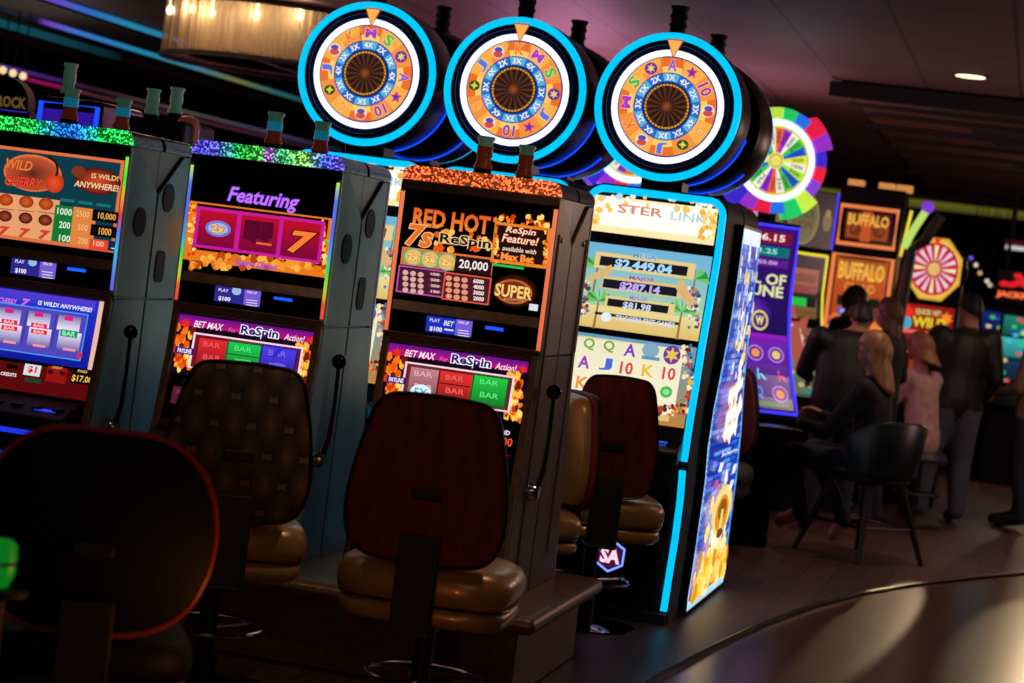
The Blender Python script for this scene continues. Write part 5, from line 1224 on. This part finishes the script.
# raised glossy wood area with a curved metal edge
cp = [(-1.31,5.2),(-1.32,6.4),(-1.30,7.6),(-1.272,8.567),(-1.19,9.5),(-1.08,10.4),(-.93,11.3),(-.73,12.15),(-.50,12.85),(-.18,13.65),(.16,14.45),(.7,15.4),(1.5,16.4),(2.6,17.2)]
m = MB(); poly = cp+[(6,17.8),(6,5.2)]; m.prism([(x, y) for x, y in poly], .0, .006, 'z'); o = m.build('glossy_wood_area', 'dance', smooth=0); o.name = 'trim_1'; struct(o)
m = MB(); m.tube([(x,y,.006) for x, y in cp], .022, 8); o = m.build('trim_2', mat('edging', (34,26,24), .35, .6)); struct(o)
M['wall'] = noise_mat('dark_wall', (26,18,18), (36,24,22), 2, .8)
for nm, b in (('wall_left',(XL-.1,XL,Y0,Y1,0,ZC)),('wall_right',(XR,XR+.1,Y0,Y1,0,ZC)),('wall_back',(XL,XR,Y1,Y1+.1,0,ZC)),('wall_front',(XL,XR,Y0-.1,Y0,0,ZC))):
    m = MB(); m.box(*b); struct(m.build(nm, 'wall'))
# ceiling of square panels on a thin grid
cm = mat('ceiling_panels', (92,66,62), .6); n, l, b = nodes(cm)
tc = n.new('ShaderNodeTexCoord'); mp = n.new('ShaderNodeMapping'); mp.inputs['Location'].default_value = (.305,.2,0); l.new(tc.outputs['Object'], mp.inputs[0])
br = n.new('ShaderNodeTexBrick'); br.offset = 0; br.inputs['Scale'].default_value = 1; br.inputs['Brick Width'].default_value = .61; br.inputs['Row Height'].default_value = 2.44; br.inputs['Mortar Size'].default_value = .011
br.inputs['Color1'].default_value = lin((104,78,72)); br.inputs['Color2'].default_value = lin((92,68,64)); br.inputs['Mortar'].default_value = lin((44,30,30)); l.new(mp.outputs[0], br.inputs['Vector'])
nz = n.new('ShaderNodeTexNoise'); nz.inputs['Scale'].default_value = 2.2; mp2 = n.new('ShaderNodeMapping'); mp2.inputs['Scale'].default_value = (.35,2.4,1); l.new(tc.outputs['Object'], mp2.inputs[0]); l.new(mp2.outputs[0], nz.inputs['Vector'])
r = n.new('ShaderNodeValToRGB'); r.color_ramp.elements[0].color = (.6,.6,.6,1); r.color_ramp.elements[1].color = (1.2,1.15,1.1,1); l.new(nz.outputs['Fac'], r.inputs[0])
mx = n.new('ShaderNodeMix'); mx.data_type = 'RGBA'; mx.blend_type = 'MULTIPLY'; mx.inputs[0].default_value = 1; l.new(br.outputs['Color'], mx.inputs[6]); l.new(r.outputs[0], mx.inputs[7]); l.new(mx.outputs[2], b.inputs['Base Color'])
M['ceil'] = cm
m = MB(); m.box(XL,XR,Y0,Y1,ZC,ZC+.1); struct(m.build('ceiling', 'ceil'))
# slatted ceiling canopy
t = thing('slatted_canopy', 'hanging canopy of long dark slats under the ceiling at upper right', 'ceiling canopy', (1.2,20,2.9))
M['slat'] = mat('dark_slat', (22,16,14), .6); M['tan'] = noise_mat('tan_board', (120,82,58), (138,96,70), 3, .6)
m = MB(); m.box(-1.5,4.4,14.95,29.5,3.035,3.049); m.build('backing_board', 'tan', t)
for i, y in enumerate([14.83,15.35,16.25,16.95,18.05,19.2,20.4,21.9,23.6,25.6,27.8]):
    m = MB(); m.box(-1.56 if i % 2 == 0 else -1.46,4.4,y,y+(.10 if i else .12),(2.93 if i == 0 else 3.0),3.034); m.build('slat', 'slat', t, bevel=.004)
for i, (x0_, y) in enumerate(((-.95,15.55),(-.7,17.2),(-.55,18.3),(-.4,20.7),(-.3,22.2))):
    m = MB(); m.box(x0_,4.4,y,y+.45,3.01,3.034); m.build('dark_panel', 'slat', t)
# recessed light: glowing disc plus a spot; the other spots are added, unseen
def spot(x, y, z, power, col=(1,.74,.5), deg=120):
    L = bpy.data.lights.new('downlight_and_fill', 'SPOT'); L.energy = power; L.color = col; L.spot_size = radians(deg); L.spot_blend = .6; L.shadow_soft_size = .08
    o = bpy.data.objects.new('downlight_and_fill', L); C.objects.link(o); o.location = (x,y,z)
t = thing('recessed_light', 'round recessed ceiling light glowing at upper right', 'ceiling light', (-.60,13.73,ZC))
m = MB(); m.lathe([(.09,0),(.115,0),(.115,-.006),(.09,-.008)], (-.60,13.73,ZC)); m.build('trim_ring', 'blackmatt', t)
m = MB(); m.lathe([(0,-.003),(.09,-.003),(.09,-.014),(0,-.016)], (-.60,13.73,ZC)); m.build('lamp_disc', neon('lamp_disc', (255,225,180), 2.2), t)
spot(-.60, 13.73, 3.0, 55); spot(.75, 16, 2.99, 60); spot(.6, 21, 2.99, 90); spot(-1.0, 7.3, 3.0, 34); spot(-3.2, 6.4, 3.0, 12); spot(.5, 10.6, 3.0, 14); spot(1.2, 11, 3.0, 20)
# ------------------------------------------------------------------ cove lights and soffits at upper left
def art_strip(name, label, p, q, h, stops, thick=.01):
    """upright lit strip along y from p to q at x, height h below z."""
    (x, y0, z), (_, y1, _) = p, q
    t = thing(name, label, 'light', (x,y0,z), 'coloured cove lights')
    m = MB(); m.box(x-thick-.02,x-.001,y0,y1,z-h-.02,z+.02); bd = m.build('channel', 'blackmatt', t)
    A = Art(lambda a, b, hh: Vector((x+hh, a, b)))
    for (a, c0), (b, c1) in zip(stops, stops[1:]):
        A.ly = 0; ya = y0+(y1-y0)*a; yb = y0+(y1-y0)*b; A.poly([(ya,z-h),(yb,z-h),(yb,z),(ya,z)], [c0,c1,c1,c0])
    A.build('led_strip', bd); return t
CY, PU, DK = (30,150,200), (110,60,190), (24,40,50)
art_strip('cove_light', 'cyan cove light strip running up to the chandelier, upper one of two', (-7.22,13.5,3.045),(-7.22,18.0,0),.045,[(0,(60,40,90)),(.25,PU),(.4,(50,100,190)),(.6,(36,130,165)),(1,(40,110,150))])
art_strip('cove_light', 'cyan cove light strip with purple end, lower one of two', (-8.15,14.8,3.035),(-8.15,24,0),.05,[(0,DK),(.18,(20,24,40)),(.20,PU),(.26,(60,110,200)),(.4,(30,130,165)),(.55,(60,120,140)),(.68,(110,110,50)),(.8,(40,100,100)),(1,(20,60,70))])
art_strip('cove_light', 'dim teal cove light behind the soffit at the upper left corner', (-8.8,15.5,3.045),(-8.8,19.6,0),.075,[(0,(14,80,90)),(.6,(14,66,76)),(1,(10,26,30))])
art_strip('cove_light', 'thin purple light line under the far soffit at left', (-11.9,19,3.04),(-11.9,36,0),.035,[(0,(60,60,150)),(.25,(90,50,160)),(.4,(60,30,40)),(.6,(90,80,80)),(.8,(80,70,110)),(1,(30,30,60))])
art_strip('cove_light', 'thin pink light line under the purple one at left', (-12.65,19,3.04),(-12.65,38,0),.03,[(0,(12,8,12)),(.33,(14,8,14)),(.345,(170,20,96)),(.40,(150,20,84)),(.44,(80,44,48)),(.75,(80,40,50)),(1,(20,20,40))])
M['soffit'] = mat('soffit_brown', (80,64,54), .6); M['soffit_dark'] = mat('soffit_dark', (14,10,12), .7)
for i, (xa, xb, za, mm) in enumerate(((-8.12,-7.26,3.02,'soffit_dark'),(-8.76,-8.20,3.03,'soffit_dark'),(-9.5,-8.84,2.985,'soffit'),(-11.86,-9.5,3.03,'soffit_dark'),(-16.9,-12.7,3.0,'soffit_dark'))):
    m = MB(); m.box(xa,xb,12.5,38,za,3.045); o = m.build('trim_%d' % (i+3), mm); struct(o)
m = MB(); m.box(-3.6,.6,30,30.2,2.92,3.045); t = thing('cove_light', 'dim olive light band on the ceiling behind the colourful wheel', 'light', (-1.5,30,3)); bd = m.build('channel', 'soffit_dark', t)
A = Art(flat_y(29.999)); A.R(-3.5,3.04,.5,2.93,(96,92,22),(60,56,16)); A.build('led_strip', bd)
# ------------------------------------------------------------------ drum chandelier
ccx, ccy, ch0, ch1, R_ = at(238,62,13.2).x-.03, 14.0, 2.64, 3.0, .78
t = thing('drum_chandelier', 'large drum chandelier of bronze strings with glowing bulbs at the top', 'chandelier', (ccx,ccy,3.05))
sm = bpy.data.materials.new('string_shade'); sm.use_nodes = True; n, l = sm.node_tree.nodes, sm.node_tree.links; b = n['Principled BSDF']; out = n['Material Output']
b.inputs['Base Color'].default_value = lin((140,116,88)); b.inputs['Metallic'].default_value = .3; b.inputs['Roughness'].default_value = .4
tl = n.new('ShaderNodeBsdfTranslucent'); tl.inputs[0].default_value = lin((190,160,120)); tr = n.new('ShaderNodeBsdfTransparent')
tc = n.new('ShaderNodeTexCoord'); nz = n.new('ShaderNodeTexNoise'); nz.noise_dimensions = '3D'; nz.inputs['Scale'].default_value = 22; nz.inputs['Detail'].default_value = 3; mp = n.new('ShaderNodeMapping'); mp.inputs['Scale'].default_value = (2.2,2.2,.03); l.new(tc.outputs['Object'], mp.inputs[0]); l.new(mp.outputs[0], nz.inputs['Vector'])
rr = n.new('ShaderNodeValToRGB'); rr.color_ramp.elements[0].position = .46; rr.color_ramp.elements[0].color = (.08,.08,.08,1); rr.color_ramp.elements[1].position = .56; rr.color_ramp.elements[1].color = (.75,.75,.75,1); l.new(nz.outputs['Fac'], rr.inputs[0])
m1 = n.new('ShaderNodeMixShader'); m1.inputs[0].default_value = .5; l.new(b.outputs[0], m1.inputs[1]); l.new(tl.outputs[0], m1.inputs[2]); m2 = n.new('ShaderNodeMixShader'); l.new(rr.outputs[0], m2.inputs[0]); l.new(m1.outputs[0], m2.inputs[1]); l.new(tr.outputs[0], m2.inputs[2]); l.new(m2.outputs[0], out.inputs[0])
m = MB(); m.lathe([(R_,ch0),(R_,ch1)], (ccx,ccy,0), n=96); 
me_caps = m.f[-2:]; m.f = m.f[:-2]; m.m = m.m[:-2]
m.build('string_shade', sm, t)
m = MB(); m.lathe([(R_-.18,ch0+.02),(R_-.18,ch1)], (ccx,ccy,0), n=64); m.build('inner_drum', mat('gold_cloth', (150,124,90), .6), t)
for z in (ch0, ch1):
    m = MB(); m.tube([(ccx+R_*cos(2*pi*i/64), ccy+R_*sin(2*pi*i/64), z) for i in range(64)], .018, 6, True); m.build('rim', 'soffit_dark', t)
m = MB(); m.lathe([(0,ch0+.02),(R_-.03,ch0+.02),(R_-.03,ch0+.03),(0,ch0+.03)], (ccx,ccy,0), n=48); m.build('diffuser', mat('pale_diffuser', (150,118,100), .6), t)
m = MB(); m.tube([(ccx+.1,ccy-R_,ch0+.0),(ccx+.1,ccy+R_,ch0+.0)], .012, 6); m.build('cross_bar', 'soffit_dark', t)
m = MB(); m.box(ccx-.03,ccx+.03,ccy-.03,ccy+.03,ch1-.1,3.05); m.build('ceiling_rod', 'soffit_dark', t)
for k, (px_, pz_) in enumerate(((170,10),(193,9),(212,13),(257,15),(300,16))):
    p = at(px_, pz_, ccy-.66); 
    dx = p.x-ccx; yy = ccy-sqrt(max(.02, .69**2-dx*dx)); p = at(px_, pz_, yy)
    m = MB(); m.ball((p.x,yy,p.z), (.022,.022,.032), 12, 10); m.tube([(p.x,yy,p.z+.03),(p.x,yy,ch1)], .007, 5); m.build('bulb', M.setdefault('bulbw', neon('chandelier_bulb', (255,225,170), 5)), t)
    L = bpy.data.lights.new('bulb_light', 'POINT'); L.energy = 2.2; L.color = (1,.80,.58); L.shadow_soft_size = .03; o = bpy.data.objects.new('bulb_light', L); C.objects.link(o); o.location = (p.x, yy-.045, p.z)
for k in range(4):
    a = pi*k/4+.3; L = bpy.data.lights.new('bulb_light', 'POINT'); L.energy = 2; L.color = (1,.72,.42); L.shadow_soft_size = .03; o = bpy.data.objects.new('bulb_light', L); C.objects.link(o); o.location = (ccx+.55*cos(a), ccy+.55*sin(a), ch1-.12)
# ------------------------------------------------------------------ light
def area(loc, rot, size, e, col):
    L = bpy.data.lights.new('area', 'AREA'); L.energy = e; L.color = col; L.size = size; o = bpy.data.objects.new('area', L); C.objects.link(o); o.location = loc; o.rotation_euler = rot; return o
area((-.3,2.2,2.9), (radians(42),0,radians(12)), 1.6, 8, (1,.78,.6))  # added fill for the chair backs, no lamp known there
def point(x, y, z, e, col, r=.4):
    L = bpy.data.lights.new('glow', 'POINT'); L.energy = e; L.color = col; L.shadow_soft_size = r; o = bpy.data.objects.new('glow', L); C.objects.link(o); o.location = (x,y,z)
point(2.0, 14.0, 2.0, 50, (1,.62,.58)); point(-8.2, 16.5, 2.1, 12, (1,.75,.6)); point(-1.50, 4.95, .56, 4, (1,.35,.12), .04); point(1.8, 20, 2.2, 60, (1,.6,.45)); point(-3.4, 14.9, 2.2, 60, (1,.36,.66)); point(-5.0, 11, 2.3, 14, (1,.5,.4))  # added glows without fixtures for ceiling, soffit and the nearest chair's orange rim
L = bpy.data.lights.new('far_spot', 'SPOT'); L.energy = 30; L.color = (1,.72,.42); L.spot_size = radians(24); L.spot_blend = .5; L.shadow_soft_size = .12
o = bpy.data.objects.new('far_spot', L); C.objects.link(o); o.location = (.5,24,2.5); o.rotation_euler = (Vector((-.25,12,0))-Vector((.5,24,2.5))).to_track_quat('-Z','Y').to_euler()
def beam(p, q, deg, e, k, blend=.5):
    L = bpy.data.lights.new('streak_spot', 'SPOT'); L.energy = e; L.color = (1,.72,.42); L.spot_size = radians(deg); L.spot_blend = blend; L.shadow_soft_size = .02
    o = bpy.data.objects.new('streak_spot', L); C.objects.link(o); o.location = p; o.scale = (k,1,1); o.rotation_euler = (Vector(q)-Vector(p)).to_track_quat('-Z','Y').to_euler()
beam((-.15,20,2.95), (-.60,11.3,0), 9.5, 650, .26); beam((.55,20,2.95), (.12,11.3,0), 10, 230, .42)  # added narrow spots, shaped to lay two bright streaks on the glossy floor
area((3.2,13,1.9), (pi,0,0), 3.0, 90, (1,.68,.62)); area((-2.6,15.5,2.5), (pi,0,0), 2.0, 14, (1,.45,.62)); area((-6,12.5,2.2), (pi,0,0), 2.0, 10, (1,.5,.4))  # added upward fills that brighten the ceiling, no such lamps known
w = bpy.data.worlds.new('world'); bpy.context.scene.world = w; w.use_nodes = True; w.node_tree.nodes['Background'].inputs[0].default_value = (.5,.35,.4,1); w.node_tree.nodes['Background'].inputs[1].default_value = .0
# ------------------------------------------------------------------ camera
cd = bpy.data.cameras.new('camera'); cam = bpy.data.objects.new('camera', cd); C.objects.link(cam); bpy.context.scene.camera = cam
cd.sensor_fit = 'HORIZONTAL'; cd.sensor_width = 36; cd.lens = FPX*36/1024; cd.clip_end = 200
rot = Matrix((_R, _U, -_F)).transposed() @ Matrix.Rotation(ROLL, 3, 'Z')
cam.location = (0,0,CAMZ); cam.rotation_euler = rot.to_euler()
cd.dof.use_dof = True; cd.dof.focus_distance = 8.9; cd.dof.aperture_fstop = 2.8
sc = bpy.context.scene
sc.view_settings.view_transform = 'Standard'; sc.view_settings.look = 'None'; sc.view_settings.gamma = 1; sc.view_settings.use_curve_mapping = False; sc.view_settings.exposure = 0
try: sc.cycles.use_denoising = True; sc.cycles.max_bounces = 8; sc.cycles.sample_clamp_indirect = 3
except Exception: pass
